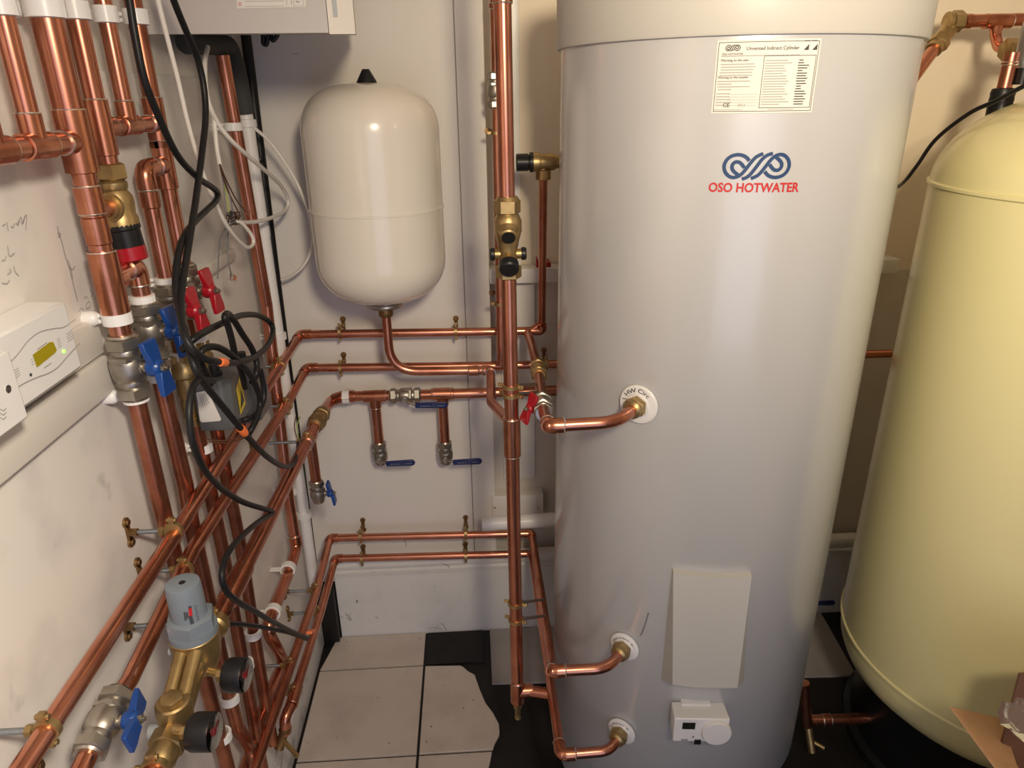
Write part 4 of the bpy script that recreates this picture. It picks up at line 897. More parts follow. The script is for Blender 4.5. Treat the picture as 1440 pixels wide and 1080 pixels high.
# red and black setting scale, facing the camera on the cap
q = MB(); q2 = MB(); q3 = MB()
def capf(px, py, off=.0006):
    d = ray(px, py); a_ = d.x ** 2 + d.y ** 2; R_ = RC + off; b_ = -2 * (d.x * pcx + d.y * PYv); c__ = pcx ** 2 + PYv ** 2 - R_ * R_; D_ = max(b_ * b_ - 4 * a_ * c__, 0); return CAM + d * ((-b_ - D_ ** .5) / (2 * a_))
q.add([capf(265, 867), capf(270, 865.5), capf(274, 879), capf(268.5, 880.5)], [[0, 1, 2, 3]], False)
q.add([capf(264.5, 853), capf(269, 852), capf(269.6, 855), capf(265, 856)], [[0, 1, 2, 3]], False)
q2.add([capf(265, 856), capf(269.6, 855), capf(271, 865.5), capf(266, 867)], [[0, 1, 2, 3]], False)
for i in range(3): q.add([capf(258 + i * 2.2, 861 + i * .2), capf(259.6 + i * 2.2, 860.6 + i * .2), capf(261.6 + i * 1.8, 873 - i * 2), capf(260 + i * 1.8, 873.4 - i * 2)], [[0, 1, 2, 3]], False)
for i in range(8): a_, b_ = 273 + i * .65, 852 + i * 3.1; q3.add([capf(a_, b_), capf(a_ + 3.4, b_ - .7), capf(a_ + 3.5, b_ + .2), capf(a_ + .1, b_ + .9)], [[0, 1, 2, 3]], False)
q.build('scale_black', M['ink'], pv); q2.build('scale_red', M['logo_red'], pv); q3.build('scale_marks', M['ink'], pv)
# gauges
def gauge(label, c, root, r, L):
    c = Vector(c); t = thing('pressure_gauge', label, 'gauge', c, 'black pressure gauges'); n_ = Vector((1, -.10, .04)).normalized()
    MB().lathe([(r * .55, -L), (r * .93, -L + .002), (r, -L + .006), (r, 0), (r * .97, .001), (r * .95, -.003), (0, -.003)], c, n_, 40).build('case', M['black'], t)
    MB().lathe([(r * .94, -.0028), (r * .94, -.0018), (0, -.0018)], c, n_, 36).build('dial', M['dial'], t)
    MB().lathe([(r * .965, -.0005), (r * .965, .0012), (r * .9, .002), (0, .0024)], c, n_, 40).build('rim_glass', M['glassface'], t)
    u, v, w = basis(n_, (0, 0, 1)); z_ = MB(); 
    for i in range(21):
        a = math.radians(-135 + 270 * i / 20); d_ = u * math.cos(a) + v * -math.sin(a); e_ = n_.cross(d_); o = c - n_ * .0016
        z_.add([o + d_ * r * .70 + e_ * .0005, o + d_ * r * .84 + e_ * .0005, o + d_ * r * .84 - e_ * .0005, o + d_ * r * .70 - e_ * .0005], [[0, 1, 2, 3]], False)
    z_.build('dial_marks', M['ink'], t)
    o = c - n_ * .0012; d_ = (v * .5 + u * .6).normalized(); e_ = n_.cross(d_)
    MB().add([o + d_ * r * .62, o - d_ * r * .2 + e_ * .0018, o - d_ * r * .2 - e_ * .0018], [[0, 1, 2]], False).build('black_needle', M['ink'], t)
    d_ = (v * .8 - u * .25).normalized() * -1; e_ = n_.cross(d_); o = c - n_ * .0009
    MB().add([o + d_ * r * .62 + e_ * .002, o + d_ * r * .62 - e_ * .002, o - d_ * r * .25 - e_ * .003, o - d_ * r * .25 + e_ * .003], [[0, 1, 2, 3]], False).build('red_needle', M['red'], t)
    MB().lathe([(.005, -.0015), (.004, .0), (0, .0004)], c, n_, 14).build('red_hub', M['red'], t)
    b_ = c - n_ * L; MB().cyl(b_ + n_ * .002, Vector(root), .006, 12).hexnut(b_ - n_ * .011, n_, .0085, .009).build('connector', M['brass'], t)
g1 = PX(345, 949, -.318); g2_ = PX(301, 1029, -.328)
gauge('upper black pressure gauge on the side of the brass reducing valve', g1, Vector((pcx + .022, g1.y + .01, g1.z)), .0222, .027)
gauge('lower black pressure gauge near the bottom of the frame', g2_, Vector((pcx + .012, g2_.y + .008, g2_.z)), .0225, .029)
# pipe leaving the reducing valve and the blue ball valve on the second pipe
pq = un + od * .036
p = Pipe('thick copper pipe leaving the pressure reducing valve at the bottom of the frame', pq, GL); p.run([pq, pq + od * .40], .0142)
brass_clip('brass ring and rod just below the union nut of the reducing valve', pq + od * .016, od, .0144, Vector((WX + .0005, (pq + od * .016).y, (pq + od * .016).z)))
va = PX(146, 1016, X2); vd = (A2[3] - A2[1]).normalized()
ball_valve('nickel ball valve with blue butterfly handle at the bottom left', va, -vd, Vector((1, -.05, .1)), 'blue', .92)
p = Pipe('copper pipe leaving the bottom left ball valve toward the camera', va + vd * .05, GL); p.run([va + vd * .02, va + vd * .42], .0112)

# ================================================================== CORNER: tall pipes and conduit
yE = 1.565
p = Pipe('dull copper pipe beside the white plastic pipe in the corner', (XP, yE, .5), GL, mk='old_copper')
pe = [(XP, yE, 1.662), LV(375, 430), LV(406, 700), LV(417, 770), LV(408, 800), LV(374, 884), LV(391, 915), PX(399, 932, -.485), PX(376, 982, -.485), PX(347, 1076, -.485), PX(330, 1130, -.485)]
p.run(pe, .0135, .03, mk='copper'); p.sleeve(LV(414, 752), LV(416.5, 766), .014, True)
white_clip('white clip on the dull corner pipe just below its elbow', LV(405, 800), LV(390, 850) - LV(408, 800), .0138, Vector((WX, LV(405, 800).y, LV(405, 800).z)), base=False)
white_clip('white clip on the dull corner pipe lower down, above the S bend', LV(384, 860), LV(374, 884) - LV(388, 850), .0138, Vector((WX, LV(384, 860).y, LV(384, 860).z)), base=False)
q_ = LV(408, 690); white_clip('white clip on the dull corner pipe behind the thick left wall pipe', q_, UPV, .0138, (WX, q_.y, q_.z), base=False)
q_ = LV(329, 178); white_clip('white clip high on the corner copper pipe', Vector((XP, yE, q_.z)), UPV, .0138, (WX, yE, q_.z), base=False)
yW = 1.665
wp0 = LV(343, 145); zw = LV(345, 138).z
t = thing('plastic_pipe', 'white plastic waste pipe running down the corner beside the copper', 'pipe', (XP, yW, 0))
MB().cyl((XP, yW, zw - .02), (XP, yW, .30), .0145, 20).build('tube', M['white'], t)
for a in (318, 662): q_ = LV(380, a); MB().cyl((XP, yW, q_.z - .012), (XP, yW, q_.z + .012), .0158, 20).build('coupling', M['white'], t)
for a, l in ((172, 'white clip near the top of the white corner pipe'), (449, 'white clip halfway down the white corner pipe'), (668, 'white clip low on the white corner pipe behind the copper')):
    q_ = LV(360 + (a - 172) * .18, a); white_clip(l, Vector((XP, yW, q_.z)), UPV, .0146, (WX, yW, q_.z), base=False, mate='white')
t = thing('rubber_elbow', 'dark grey rubber elbow fitted over the top of the white corner pipe', 'hose', (XP, yW, zw))
ex = PY(262, 62, 1.36); MB().tube([PX(262, 60, -.49), PX(322, 64, -.485), PX(331, 90, -.48), (XP, yW, zw - .03)], .019, .03, 20, 8).build('hose', M['rubber'], t)
t = thing('black_pipe', 'black flexible conduit running down the corner of the back wall', 'conduit', (XP + .005, 1.775, 0))
cdx = [PX(346, 52, -.485), PX(385, 370, -.485), PX(440, 790, -.475)]
MB().tube([Vector((cdx[0].x, cdx[0].y, 1.72)), cdx[0], cdx[1], cdx[2]], .0115, 0, 14).build('tube', M['cable'], t)
for a, b in ((366, 224), (388, 397)): q_ = PX(a, b, -.485); MB().lathe([(.0118, -.006), (.013, -.004), (.013, .004), (.0118, .006)], q_, UPV, 16).build('coupling', M['black'], t)

# ================================================================== BOILER
zb0 = PY(330, 47, 1.26).z
xA = PY(462, 47, 1.26).x; xB = PY(500, 50, 1.275).x
bo = thing('boiler', 'pale grey wall boiler casing cut off by the top edge of the frame', 'boiler', (-.4, 1.4, zb0))
poly = [(WX, 1.262), (xA, 1.262), (xA - .06, 1.66), (WX, 1.66)]
zbk = lambda y_: zb0 + (y_ - 1.262) * (zb0 - 1.58) / 1.262 * .9
o = MB().hull([Vector((a, b, zbk(b))) for a, b in poly], [Vector((a, b, 2.35)) for a, b in poly]).build('casing', M['boiler'], bo)
poly = [(xA + .001, 1.262), (xB, 1.275), (xB * 1.29, 1.66), (xA - .055, 1.66)]
o = MB().hull([Vector((a, b, zbk(b) - .002)) for a, b in poly], [Vector((a, b, 2.35)) for a, b in poly]).build('front_cover', M['cover_cream'], bo)
fb = lambda px, py: PY(px, py, 1.2612)
a, b = fb(333, 12), fb(430, -20)
q = MB().add([fb(333, 12), fb(430, 10), fb(431, -14), fb(333, -14)], [[0, 1, 2, 3]], False).build('sticker', M['paper'], bo)
fb2 = lambda px, py: PY(px, py, 1.2606)
e = MB(); stroke(e, lambda x, y: fb2(x, y), [(344, 9), (399, 8.5)], .6, 1); stroke(e, lambda x, y: fb2(x, y), [(344, 2), (399, 1.5)], .6, 1); stroke(e, lambda x, y: fb2(x, y), [(403, 8), (404, -8)], .7, 1)
stroke(e, lambda x, y: fb2(x, y), [(413, -8), (413, 8), (427, 8), (427, -8)], .8, 1); stroke(e, lambda x, y: fb2(x, y), [(409, -4), (410, 6)], .8, 1); stroke(e, lambda x, y: fb2(x, y), [(416, 2), (421, 3)], 2, 1); e.build('sticker_print', M['greyink'], q)
e = MB(); stroke(e, lambda x, y: fb2(x, y), [(335.5, 5), (337.5, 3.5), (339.5, 5), (338.5, 8), (336.5, 8), (335.5, 5)], .8, 1); e.build('sticker_ring', M['logo_red'], q)
nf = Vector((xB - xA, .013, 0)).normalized(); nn_ = Vector((nf.y, -nf.x, 0))
fq = lambda s_, z_, d_=.0006: Vector((xA, 1.262, z_)) + nf * s_ + nn_ * d_
LL = (Vector((xB, 1.275, 0)) - Vector((xA, 1.262, 0))).length
MB().add([fq(LL * .22, zb0 + .022), fq(LL * .40, zb0 + .022), fq(LL * .40, zb0 + .2), fq(LL * .20, zb0 + .2)], [[0, 1, 2, 3]], False).build('side_slot', M['midgrey'], bo)
for L_ in ([(370, 40), (370, 62), (375, 63), (378, 45)], [(381, 48), (383, 59), (390, 50), (392, 42)]):
    MB().tube([PY(a_, b_, 1.58) for a_, b_ in L_], .0045, .01, 8).build('hose_loop', M['black'], bo)

# ================================================================== CONTROLLER ON THE LEFT WALL
XC = -.476
t = thing('controller', 'white heating controller with yellow display on the left wall above the cable ledge', 'controller', PX(80, 500, XC))
def CQ(px, py): return PX(px, py, XC)
tr, br_ = CQ(91, 423), CQ(118, 516); yr = (tr.y + br_.y) / 2; zt_, zb_ = tr.z, br_.z; ylx = yr - .26
bev = .006
def slab(x0, x1, y0, y1, z0, z1, inset): return MB().hull([Vector((x0, y0, z0)), Vector((x0, y1, z0)), Vector((x0, y1, z1)), Vector((x0, y0, z1))], [Vector((x1, y0 + inset, z0 + inset)), Vector((x1, y1 - inset, z0 + inset)), Vector((x1, y1 - inset, z1 - inset)), Vector((x1, y0 + inset, z1 - inset))])
o = slab(WX + .0, XC, ylx, yr, zb_, zt_, .001).build('housing', M['white'], t); md = o.modifiers.new('b', 'BEVEL'); md.width = .003; md.segments = 2
cz = lambda px, py, d=.0006: PX(px, py, XC + d) 
MB().add([cz(46, 499), cz(70, 481), cz(75, 481), cz(80, 492), cz(78, 496), cz(52, 517)], [[0, 1, 2, 3, 4, 5]], False).build('display', M['lcd'], t)
def stk(pts, w, name, material, d=.0008):
    P = catmull([PX(a, b, XC + d) for a, b in pts], 4); vs = []
    for i, p_ in enumerate(P):
        tg = (P[min(i + 1, len(P) - 1)] - P[max(i - 1, 0)]).normalized(); qd = Vector((0, -tg.z, tg.y)); vs += [p_ + qd * w / 2, p_ - qd * w / 2]
    return MB().add(vs, [[2 * i, 2 * i + 1, 2 * i + 3, 2 * i + 2] for i in range(len(P) - 1)], False).build(name, material, t)
stk([(24, 545), (38, 537), (54, 530), (68, 525), (82, 516), (96, 500), (112, 483)], .0013, 'lower_curve_seam', M['greyink']); stk([(12, 512), (26, 497), (40, 479), (56, 467), (76, 462), (90, 460), (106, 449)], .0010, 'upper_curve_seam', M['greyink'])
c_ = cz(90, 494); MB().lathe([(.0022, 0), (.0018, .001)], c_, XV, 12).build('indicator_light', M['led'], t); c_ = cz(43, 527); MB().lathe([(.0018, 0), (.0018, .0006)], c_, XV, 10).build('reset_hole', M['ink'], t)
e = MB()
for (x_, y_, n_, w_) in ((93, 470, 4, 8), (17, 523, 4, 9), (80, 478, 4, 4), (43, 506, 3, 3)):
    for i in range(n_):
        a_ = (x_ + i * .8, y_ + i * 3.4); e.add([cz(a_[0], a_[1]), cz(a_[0] + w_, a_[1] - w_ * .72), cz(a_[0] + w_ + .2, a_[1] - w_ * .72 + .9), cz(a_[0] + .2, a_[1] + .9)], [[0, 1, 2, 3]], False)
for (x_, y_, w_) in ((52, 491, 14), (62, 517, 10)): e.add([cz(x_, y_), cz(x_ + w_, y_ - w_ * .72), cz(x_ + w_ + .3, y_ - w_ * .72 + 1.4), cz(x_ + .3, y_ + 1.4)], [[0, 1, 2, 3]], False)
e.build('printed_legends', M['greyink'], t)
XD = XC + .006; tr = PX(20, 488, XD); br_ = PX(35, 592, XD); yd = (tr.y + br_.y) / 2
t = thing('timer_unit', 'white timer unit at the left frame edge overlapping the heating controller', 'controller', (XD, yd, tr.z))
o = slab(XC + .001, XD, yd - .22, yd, PX(35, 592, XD).z, PX(20, 488, XD).z, .001).build('housing', M['white'], t); md = o.modifiers.new('b', 'BEVEL'); md.width = .002; md.segments = 2
MB().lathe([(.0042, 0), (.0042, .0008), (.003, .001), (0, .0004)], PX(11, 547, XD), XV, 16).build('screw_hole', M['steel'], t)
for i in range(3):
    pts = [(0, 575 + i * 6), (5, 578 + i * 6), (9, 574 + i * 6)]; P = [PX(a, b, XD + .0006) for a, b in pts]; vs = []
    for p_ in P: vs += [p_ + UPV * .0006, p_ - UPV * .0006]
    MB().add(vs, [[0, 1, 3, 2], [2, 3, 5, 4]], False).build('dial_print', M['greyink'], t)

# ================================================================== RELIEF VALVE, RECESS ITEMS
rz = PY(764, 228, 1.50); t = thing('relief_valve', 'brass relief valve with black knob between the tall pipe and the grey cylinder', 'valve', rz)
rz = PY(762, 228, 1.60); xk = lambda px: PY(px, 228, 1.60).x
b = MB().lathe([(.0205, xk(749) - rz.x), (.0205, xk(758) - rz.x), (.0185, xk(759) - rz.x), (.0175, xk(766) - rz.x), (.0185, xk(772) - rz.x), (.0175, xk(779) - rz.x), (.0135, xk(782) - rz.x), (.0135, xk(800) - rz.x)], rz, XV, 24)
b.lathe([(.0125, 0), (.0115, -.03)], Vector((xk(764), 1.60, rz.z)), UPV, 18); b.build('body', M['brass'], t)
MB().hexnut(Vector((xk(764), 1.60, PY(764, 253, 1.60).z)), UPV, .0165, .022).build('outlet_nut', M['darkbrass'], t)
MB().lathe([(.017, xk(726) - rz.x), (.0185, xk(727) - rz.x), (.0185, xk(742) - rz.x), (.0165, xk(743) - rz.x), (.0165, xk(744) - rz.x), (.021, xk(745) - rz.x), (.021, xk(749.5) - rz.x)], rz, XV, 16, False).build('knob', M['black'], t)
t = thing('pipe_clamp', 'small red saddle clamp behind the thin relief pipe on the white rail', 'pipe clip', PY(764, 376, 1.76))
q_ = PY(765, 373, 1.74); MB().box((q_.x - .016, 1.74, q_.z - .006), (q_.x + .018, 1.79, q_.z + .006), .002).build('saddle', M['red'], t); MB().hull([Vector((q_.x - .020, 1.742, q_.z - .006)), Vector((q_.x - .011, 1.742, q_.z - .006)), Vector((q_.x - .011, 1.752, q_.z - .006)), Vector((q_.x - .020, 1.752, q_.z - .006))], [Vector((q_.x - .020, 1.742, q_.z + .022)), Vector((q_.x - .018, 1.742, q_.z + .022)), Vector((q_.x - .018, 1.75, q_.z + .022)), Vector((q_.x - .020, 1.75, q_.z + .022))]).build('arm', M['red'], t)
jl, jr = PY(692, 705, 1.80), PY(764, 705, 1.80); t = thing('junction_box', 'pale grey electrical box behind the tall copper pipe above the white waste pipe', 'box', (jl.x, 1.83, PY(700, 722, 1.80).z))
jz0, jz1 = PY(725, 724, 1.80).z, PY(725, 697, 1.80).z
MB().box((jl.x, 1.80, jz0 - .03), (jr.x, WY + .036, jz1), .003).build('housing', M['offwhite'], t); MB().box((jl.x + .004, 1.7985, jz0 - .026), (jr.x - .020, 1.803, jz1 - .004), .001).build('cover', M['white'], t)
for a in (696, 757): MB().lathe([(.003, 0), (.003, .001)], PY(a, 714, 1.7985), -YV, 10).build('cover_screw', M['steel'], t)
w0, w1 = PY(678, 737, 1.70), PY(790, 730, 1.70); t = thing('waste_pipe', 'short length of white plastic waste pipe running behind the grey cylinder', 'pipe', w0)
wd_ = (w1 - w0).normalized(); MB().lathe([(.0165, .004), (.0165, 0), (.0205, 0), (.0205, .62), (.0165, .62)], w0, wd_, 28).build('tube', M['white'], t)

# far right: pipes above the tank, behind it and on the floor
YR = 1.70
r0, r1 = PY(1358, 30, YR), PY(1500, 26, YR); el = PY(1332, 44, YR); r2 = PY(1285, 108, 1.62)
p = Pipe('copper pipe at the top right running along the wall above the cream tank', r0, GB)
p.run([r0 - XV * .02, r1], .0135); p.sleeve(r0 - XV * .005, r0 + XV * .012, .0135, False); p.tee(PY(1403, 30, YR), XV, -UPV, .0135, .0115, leg=.03, bl=.02)
tq_ = PY(1400, 34, YR); tb_ = PY(1404, 64, 1.64); p.run([tq_, PY(1400, 52, YR - .01), PY(1404, 66, 1.66), PY(1424, 70, 1.62)], .0115, .03, name='bent_branch')
t = thing('elbow_fitting', 'brass compression elbow at the top right behind the cylinder lid', 'fitting', el)
MB().tube([r0 - XV * .028, el, lerp(el, r2, .42)], .0175, .02, 18, 8).build('body', M['brass'], t); MB().hexnut(r0 - XV * .035, XV, .0225, .026).lathe([(.02, -.008), (.02, .0)], r0 - XV * .036, XV, 18).build('nut', M['brass'], t)
dd = (r2 - el).normalized(); MB().hexnut(el + dd * .030, dd, .0225, .024).build('nut', M['brass'], t)
p = Pipe('copper pipe sloping down from the brass elbow behind the cylinder lid', r2, GB); p.run([el + dd * .03, r2 + dd * .10], .0135)
f0 = PY(1424, 70, 1.62); t = thing('compression_fitting', 'brass fitting above the black boot of the cream tank', 'fitting', f0)
MB().hexnut(f0 - XV * .02, XV, .0235, .03).lathe([(.016, .03), (.016, .06)], f0 - XV * .02, XV, 18).build('nut', M['brass'], t)
yk = 1.46; k0, k1_ = PY(1424, 74, yk), PY(1411, 128, yk)
p = Pipe('short copper tail dropping from the brass fitting into the black boot', k0, GB); p.run([k0, k1_ - UPV * .01], .0135); p.sleeve(lerp(k0, k1_, .25), lerp(k0, k1_, .32), .0135, True)
t = thing('rubber_boot', 'ribbed black rubber boot on top of the cream tank', 'fitting', k1_)
MB().lathe([(.014, .006), (.0205, .004), (.0225, -.004), (.0215, -.010), (.0225, -.016), (.0215, -.022), (.0225, -.03), (.021, -.07)], k1_, UPV, 24).build('boot', M['black'], t)
t = thing('pressure_switch', 'dark pressure switch at the right frame edge above the cream tank', 'switch', PY(1444, 75, 1.45)); q_ = PY(1446, 72, 1.45)
MB().lathe([(.017, -.03), (.02, -.02), (.02, .05), (.016, .055)], q_, UPV, 20).build('housing', M['steel'], t); MB().lathe([(.013, 0), (.013, .03)], q_ - UPV * .06, UPV, 16).build('collar', M['black'], t)
t = thing('sensor_cable', 'thin black cable slung over the dome of the cream tank to the wall', 'cable', PY(1262, 262, 1.7))
MB().spline([PY(1470, 108, 1.28), PY(1440, 121, 1.30), PY(1400, 142, 1.36), PY(1362, 160, 1.42), PY(1316, 196, 1.52), PY(1290, 232, 1.6), PY(1272, 255, 1.66), PY(1258, 264, 1.74), PY(1240, 262, 1.82)], .0042).build('cable', M['cable'], t)
bz = .10; f1, f2 = PZ(1140, 1013, bz), PZ(1250, 1010, bz); ft_ = PZ(1134, 985, .17)
p = Pipe('copper tee on the black floor between the cylinder and the cream tank', f1)
p.run([PZ(1131, 960, .23), PZ(1135, 1020, bz)], .0125).run([f1, f2 + XV * .05], .0135, name='side_run').sleeve(lerp(f1, f2, .15), lerp(f1, f2, .25), .0135, True)
dc = thing('drain_cock', 'brass drain cock on the floor pipe at the right of the cylinder', 'tap', PZ(1140, 1050, .05))
MB().cyl(PZ(1136, 1020, bz), PZ(1142, 1058, .045), .0095, 14).build('body', M['brass'], dc); MB().cyl(PZ(1141, 1042, .062), PZ(1159, 1052, .055), .0055, 10).build('spout', M['brass'], dc)
lv = lever_valve('lever ball valve almost hidden behind the right side of the grey cylinder', PY(1138, 848, 1.755), UPV, PY(1148, 848, 1.70), PY(1174, 847, 1.70))

# ================================================================== CABLES
def cab(name, label, L, r, material, group='black cables of the valve actuators', cat='cable', sub=6):
    P = [PX(*q) if q[2] < 0 else PY(*q) for q in L]
    t = thing(name, label, cat, P[0], group); MB().spline(P, r, 12, sub).build('sheath', M[material], t); return t, P
u_ = -.40
t, P = cab('black_cable', 'black cable with a sharp kink beside the white cable, ending at the thick pipe',
    [(177, -30, -.41), (182, 0, -.41), (190, 50, -.41), (203, 111, -.41), (222, 161, -.41), (248, 216, -.41), (276, 248, -.41), (299, 264, -.41), (306, 272, -.412), (303, 283, -.412), (290, 296, -.41), (272, 314, -.41), (255, 341, -.405), (247, 391, -.40), (252, 436, -.39), (265, 487, -.375), (274, 517, -.365), (289, 542, -.36), (311, 569, -.355), (335, 598, -.35), (347, 613, -.35), (373, 640, -.355), (392, 653, -.365), (404, 656, -.375), (413, 652, -.385), (419, 636, -.395), (420, 622, -.41)], .0049, 'cable')
q_ = (P[19] + P[20]) / 2; d_ = (P[20] - P[19]).normalized(); MB().lathe([(.0058, -.011), (.0062, -.009), (.0062, .009), (.0058, .011)], q_, d_, 12).build('orange_tag', M['orange'], t)
t, P = cab('black_cable', 'black cable from the boiler looping widest over the grey actuator, tagged orange',
    [(232, -35, -.405), (244, 0, -.405), (261, 42, -.405), (278, 83, -.405), (287, 125, -.405), (289, 167, -.405), (284, 215, -.405), (278, 262, -.402), (274, 290, -.398), (266, 340, -.396), (258, 391, -.392), (254, 430, -.385), (258, 467, -.372), (270, 490, -.362), (286, 503, -.355), (302, 508, -.35), (327, 510, -.35), (353, 504, -.352), (373, 490, -.355), (383, 471, -.36), (381, 455, -.365), (364, 444, -.37), (342, 443, -.372), (320, 451, -.37), (293, 464, -.368), (276, 474, -.37), (264, 484, -.38), (256, 492, -.39)], .0049, 'cable')
q_ = PX(313, 509.5, -.3485); d_ = (P[16] - P[15]).normalized(); MB().lathe([(.0058, -.011), (.0062, -.009), (.0062, .009), (.0058, .011)], q_, d_, 12).build('orange_tag', M['orange'], t)
t, P = cab('black_cable', 'black cable rising from the rear actuator and coiling down its right side',
    [(296, 540, -.378), (292, 528, -.372), (284, 515, -.37), (281, 500, -.37), (288, 490, -.365), (304, 488, -.358), (322, 497, -.352), (338, 511, -.35), (352, 527, -.35), (362, 548, -.35), (366, 566, -.352), (362, 586, -.354), (352, 606, -.36), (348, 612, -.37)], .0049, 'cable')
t, P = cab('black_cable', 'black cable standing up over the red handles and dropping straight behind the coil',
    [(345, 545, -.375), (338, 518, -.365), (331, 500, -.36), (326, 478, -.357), (320, 456, -.356), (316, 446, -.356), (320, 441, -.358), (328, 449, -.36), (341, 470, -.36), (354, 490, -.358), (361, 510, -.355), (360, 527, -.355), (354, 538, -.365)], .0049, 'cable')
t, P = cab('black_cable', 'long black cable hanging in a wide S curve over the left wall pipes',
    [(300, 536, -.376), (288, 534, -.366), (277, 536, -.362), (270, 548, -.36), (266, 573, -.36), (267, 600, -.36), (273, 629, -.36), (285, 657, -.362), (304, 680, -.37), (324, 696, -.375), (344, 707, -.375), (366, 714, -.372), (382, 719, -.372), (380, 724, -.372), (368, 731, -.37), (351, 744, -.365), (328, 767, -.36), (316, 788, -.358), (312, 811, -.356), (319, 832, -.355), (336, 847, -.355), (359, 860, -.36), (385, 875, -.375), (412, 889, -.392), (432, 897, -.40)], .0046, 'cable')
MB().obox(PX(437, 888, -.385), PX(446, 881, -.385) - PX(428, 895, -.385), (.006, .013, .034), .001).build('orange_tag', M['orange'], t)
t, P = cab('black_cable', 'short black cable behind the thick pipe joining the long cable end at the low pipes',
    [(306, 876, -.42), (322, 877, -.41), (351, 879, -.405), (385, 885, -.402), (411, 891, -.404), (432, 899, -.41)], .0042, 'cable')
t, P = cab('black_cable', 'short black cable arcing out behind the right side of the coil to the actuator base',
    [(366, 520, -.352), (371, 545, -.352), (370, 565, -.354), (360, 583, -.36), (345, 590, -.37), (338, 592, -.385)], .0046, 'cable')
for k_, L_ in enumerate(([(292, 618, -.385), (310, 620, -.375), (330, 617, -.365), (345, 611, -.355)], [(294, 621, -.385), (312, 623, -.375), (332, 620, -.365), (348, 613, -.353)])):
    cab('thin_wire', ('upper' if not k_ else 'lower') + ' thin brown wire drooping below the grey actuator to the orange tag', L_, .0012, 'wire_brown', 'loose thin wires', 'wire')
# white cables
GW = 'white cables near the corner'
cab('white_cable', 'thick white cable hanging from the boiler and ending in a U below the wire bundle',
    [(212, -40, -.44), (222, 0, -.44), (236, 56, -.44), (250, 111, -.44), (264, 172, -.44), (278, 222, -.44), (294, 267, -.44), (306, 292, -.44), (318, 316, -.44), (335, 338, -.44), (348, 348, -.44), (356, 343, -.44), (354, 331, -.44), (342, 316, -.445), (334, 311, -.45)], .0036, 'cable_white', GW)
cab('white_cable', 'white cable looping out over the corner pipes and back to the bare wire bundle',
    [(292, 66, -.465), (288, 92, -.46), (292, 139, -.455), (306, 172, -.45), (322, 194, -.44), (344, 215, -.43), (373, 240, -.425), (394, 260, -.425), (405, 280, -.425), (401, 296, -.43), (382, 306, -.44), (359, 312, -.45), (337, 313, -.455)], .0042, 'cable_white', GW)
cab('white_cable', 'thin white cable bowing right from the pipe clip toward the expansion vessel',
    [(354, 177, 1.66), (376, 196, 1.68), (397, 223, 1.69), (416, 254, 1.70), (431, 290, 1.70), (439, 324, 1.70), (437, 353, 1.71), (424, 377, 1.72), (404, 391, 1.735), (386, 395, 1.745)], .0038, 'cable_white', GW)
cab('white_cable', 'short white cable split open into bare wires left of the corner copper pipe',
    [(300, 160, -.455), (302, 176, -.455), (305, 208, -.455), (309, 231, -.455)], .0038, 'cable_white', GW)
wi = [([(309, 231), (313, 250), (319, 275), (322, 300)], 'wire_green'), ([(309, 231), (316, 252), (324, 278), (328, 302)], 'wire_grey'), ([(309, 231), (319, 255), (333, 282), (346, 298)], 'wire_brown'), ([(309, 231), (314, 258), (316, 282), (318, 304)], 'wire_grey'), ([(309, 231), (318, 262), (329, 286), (338, 303)], 'wire_brown'),
      ([(320, 318), (311, 332), (308, 352), (306, 392)], 'wire_grey'), ([(321, 320), (320, 350), (322, 372), (326, 388)], 'wire_grey')]
for i, (L_, m_) in enumerate(wi):
    nm = ['green and yellow bare wire of the bundle by the corner copper pipe', 'middle grey wire fanning from the split white cable', 'brown wire fanning furthest right from the split white cable', 'leftmost grey wire fanning from the split white cable', 'inner brown wire fanning from the split white cable', 'grey wire dangling down from the bundle, left one', 'grey wire dangling from the bundle with a terminal block at its end'][i]
    t, P = cab('thin_wire', nm, [(a, b, -.458 + .003 * (i % 3)) for a, b in L_], .0013, m_, 'loose thin wires', 'wire')
    if i == 6:
        e = P[-1]; MB().obox(e - UPV * .004, Vector((.15, .5, .85)), (.014, .011, .012), .001).build('terminal_block', M['film'], t); MB().obox(e - UPV * .004 + XV * .0045, Vector((.15, .5, .85)), (.006, .004, .009), 0).build('metal_insert', M['copper'], t)
random.seed(3)
t = thing('wire_bundle', 'tangled knot of stripped wire ends below the split white cable', 'wires', PX(328, 305, -.455), None)
for i in range(9):
    P = [PX(326 + random.uniform(-9, 12), 305 + random.uniform(-8, 12), -.458 + random.uniform(-.006, .01)) for _ in range(5)]
    MB().spline(P, .0013, 6, 5).build('wire_loop', M[random.choice(['wire_grey', 'wire_grey', 'wire_brown', 'ink'])], t)
for i in range(4):
    P = [PX(346 + random.uniform(-3, 6), 300 + random.uniform(-6, 6), -.452 + random.uniform(-.004, .004)) for _ in range(3)]; MB().spline(P, .0010, 6, 4).build('copper_end', M['copper'], t)
# wires at the thick pipe near the corner
for i, (L_, m_, l_) in enumerate((([(412, 582), (411, 594), (414, 610), (420, 624)], 'cable_white', 'left'), ([(416, 586), (414, 600), (417, 614), (421, 626)], 'wire_brown', 'middle'), ([(422, 586), (418, 598), (419, 612), (421, 625)], 'wire_green', 'right'))):
    cab('thin_wire', l_ + ' of three short wire ends poking up behind the thick pipe in the corner', [(a, b, -.415) for a, b in L_], .0012, m_, 'loose thin wires', 'wire')

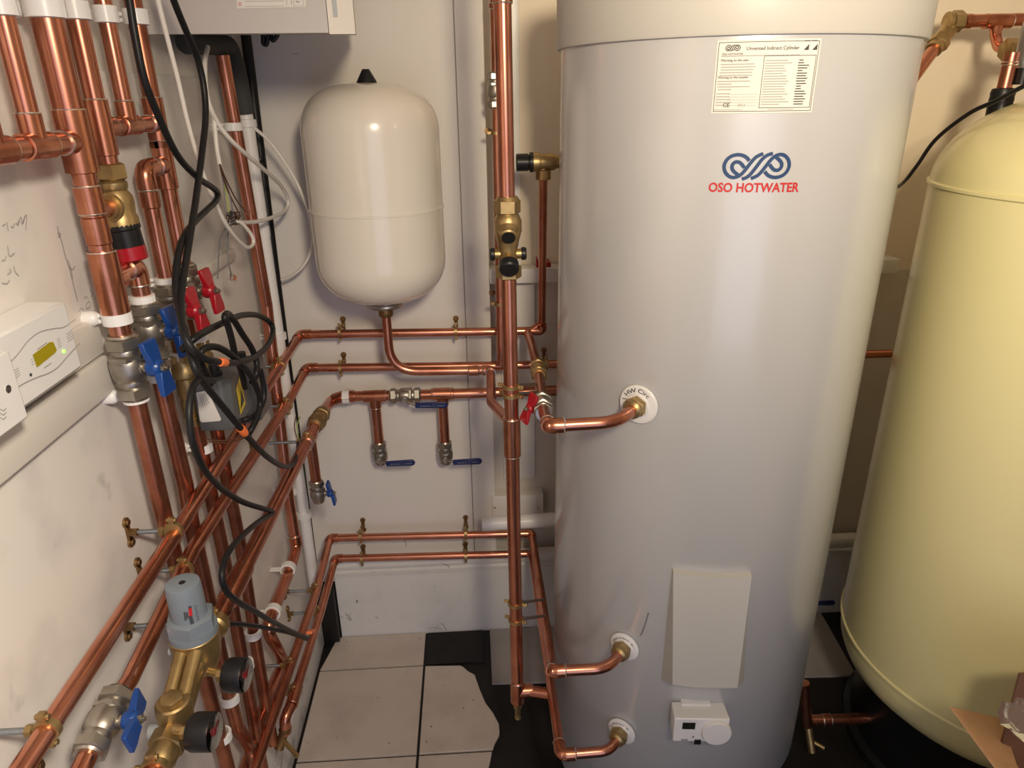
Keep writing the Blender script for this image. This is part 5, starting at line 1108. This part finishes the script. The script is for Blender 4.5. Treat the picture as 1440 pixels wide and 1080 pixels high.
# ================================================================== CARDBOARD BOX AT THE LOWER RIGHT
bx = thing('cardboard_box', 'open brown cardboard box at the bottom right in front of the cream tank', 'box', (.98, .62, 0))
zt_ = .56
def Z(px, py, z): return PZ(px, py, z)
A_ = Z(1338, 994, .60); B_ = Z(1412, 1012, .565); 
x0, x1, y0, y1 = .875, 1.30, .36, .80
th_ = .004
for lo, hi in (((x0, y0, .0), (x0 + th_, y1, .52)), ((x1 - th_, y0, 0), (x1, y1, .52)), ((x0 + th_, y0, 0), (x1 - th_, y0 + th_, .52)), ((x0 + th_, y1 - th_, 0), (x1 - th_, y1, .52)), ((x0 + th_, y0 + th_, 0), (x1 - th_, y1 - th_, th_))):
    MB().box(lo, hi).build('side_panel', M['card'], bx)
def flap(pts, m_='card'):
    a, b, c = [Vector(q) for q in pts[:3]]; n_ = (b - a).cross(c - a).normalized() * th_
    MB().hull([Vector(q) for q in pts], [Vector(q) + n_ for q in pts]).build('flap', M[m_], bx)
l0 = Z(1338, 994, .60); l1 = Z(1412, 1011, .545); l2 = Z(1405, 1084, .60)
dl = l2 - l0
flap([l0, l1, Vector((x0 + .012, y1 - .01, .523)), Vector((x0 + .002, y0, .523)), l0 + dl * 1.7])
r0_ = PY(1428, 1010, y1 + .01)
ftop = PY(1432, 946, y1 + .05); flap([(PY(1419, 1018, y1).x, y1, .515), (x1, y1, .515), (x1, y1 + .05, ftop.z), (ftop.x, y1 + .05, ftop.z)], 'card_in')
pb_ = thing('plastic_bag', 'crumpled clear plastic wrapping lying in the cardboard box at the right frame edge', 'bag', (1.0, .72, .53))
random.seed(11); bm = bmesh.new(); bmesh.ops.create_icosphere(bm, subdivisions=3, radius=1)
cb_ = PY(1450, 1016, .70)
vs = []
for v in bm.verts:
    k = .75 + .45 * random.random(); vs.append(Vector((cb_.x + v.co.x * .036 * k, cb_.y + v.co.y * .035 * k, cb_.z + v.co.z * .020 * k)))
bm.verts.index_update(); MB().add(vs, [[v.index for v in f.verts] for f in bm.faces], False).build('wrapping', M['film'], pb_); bm.free()
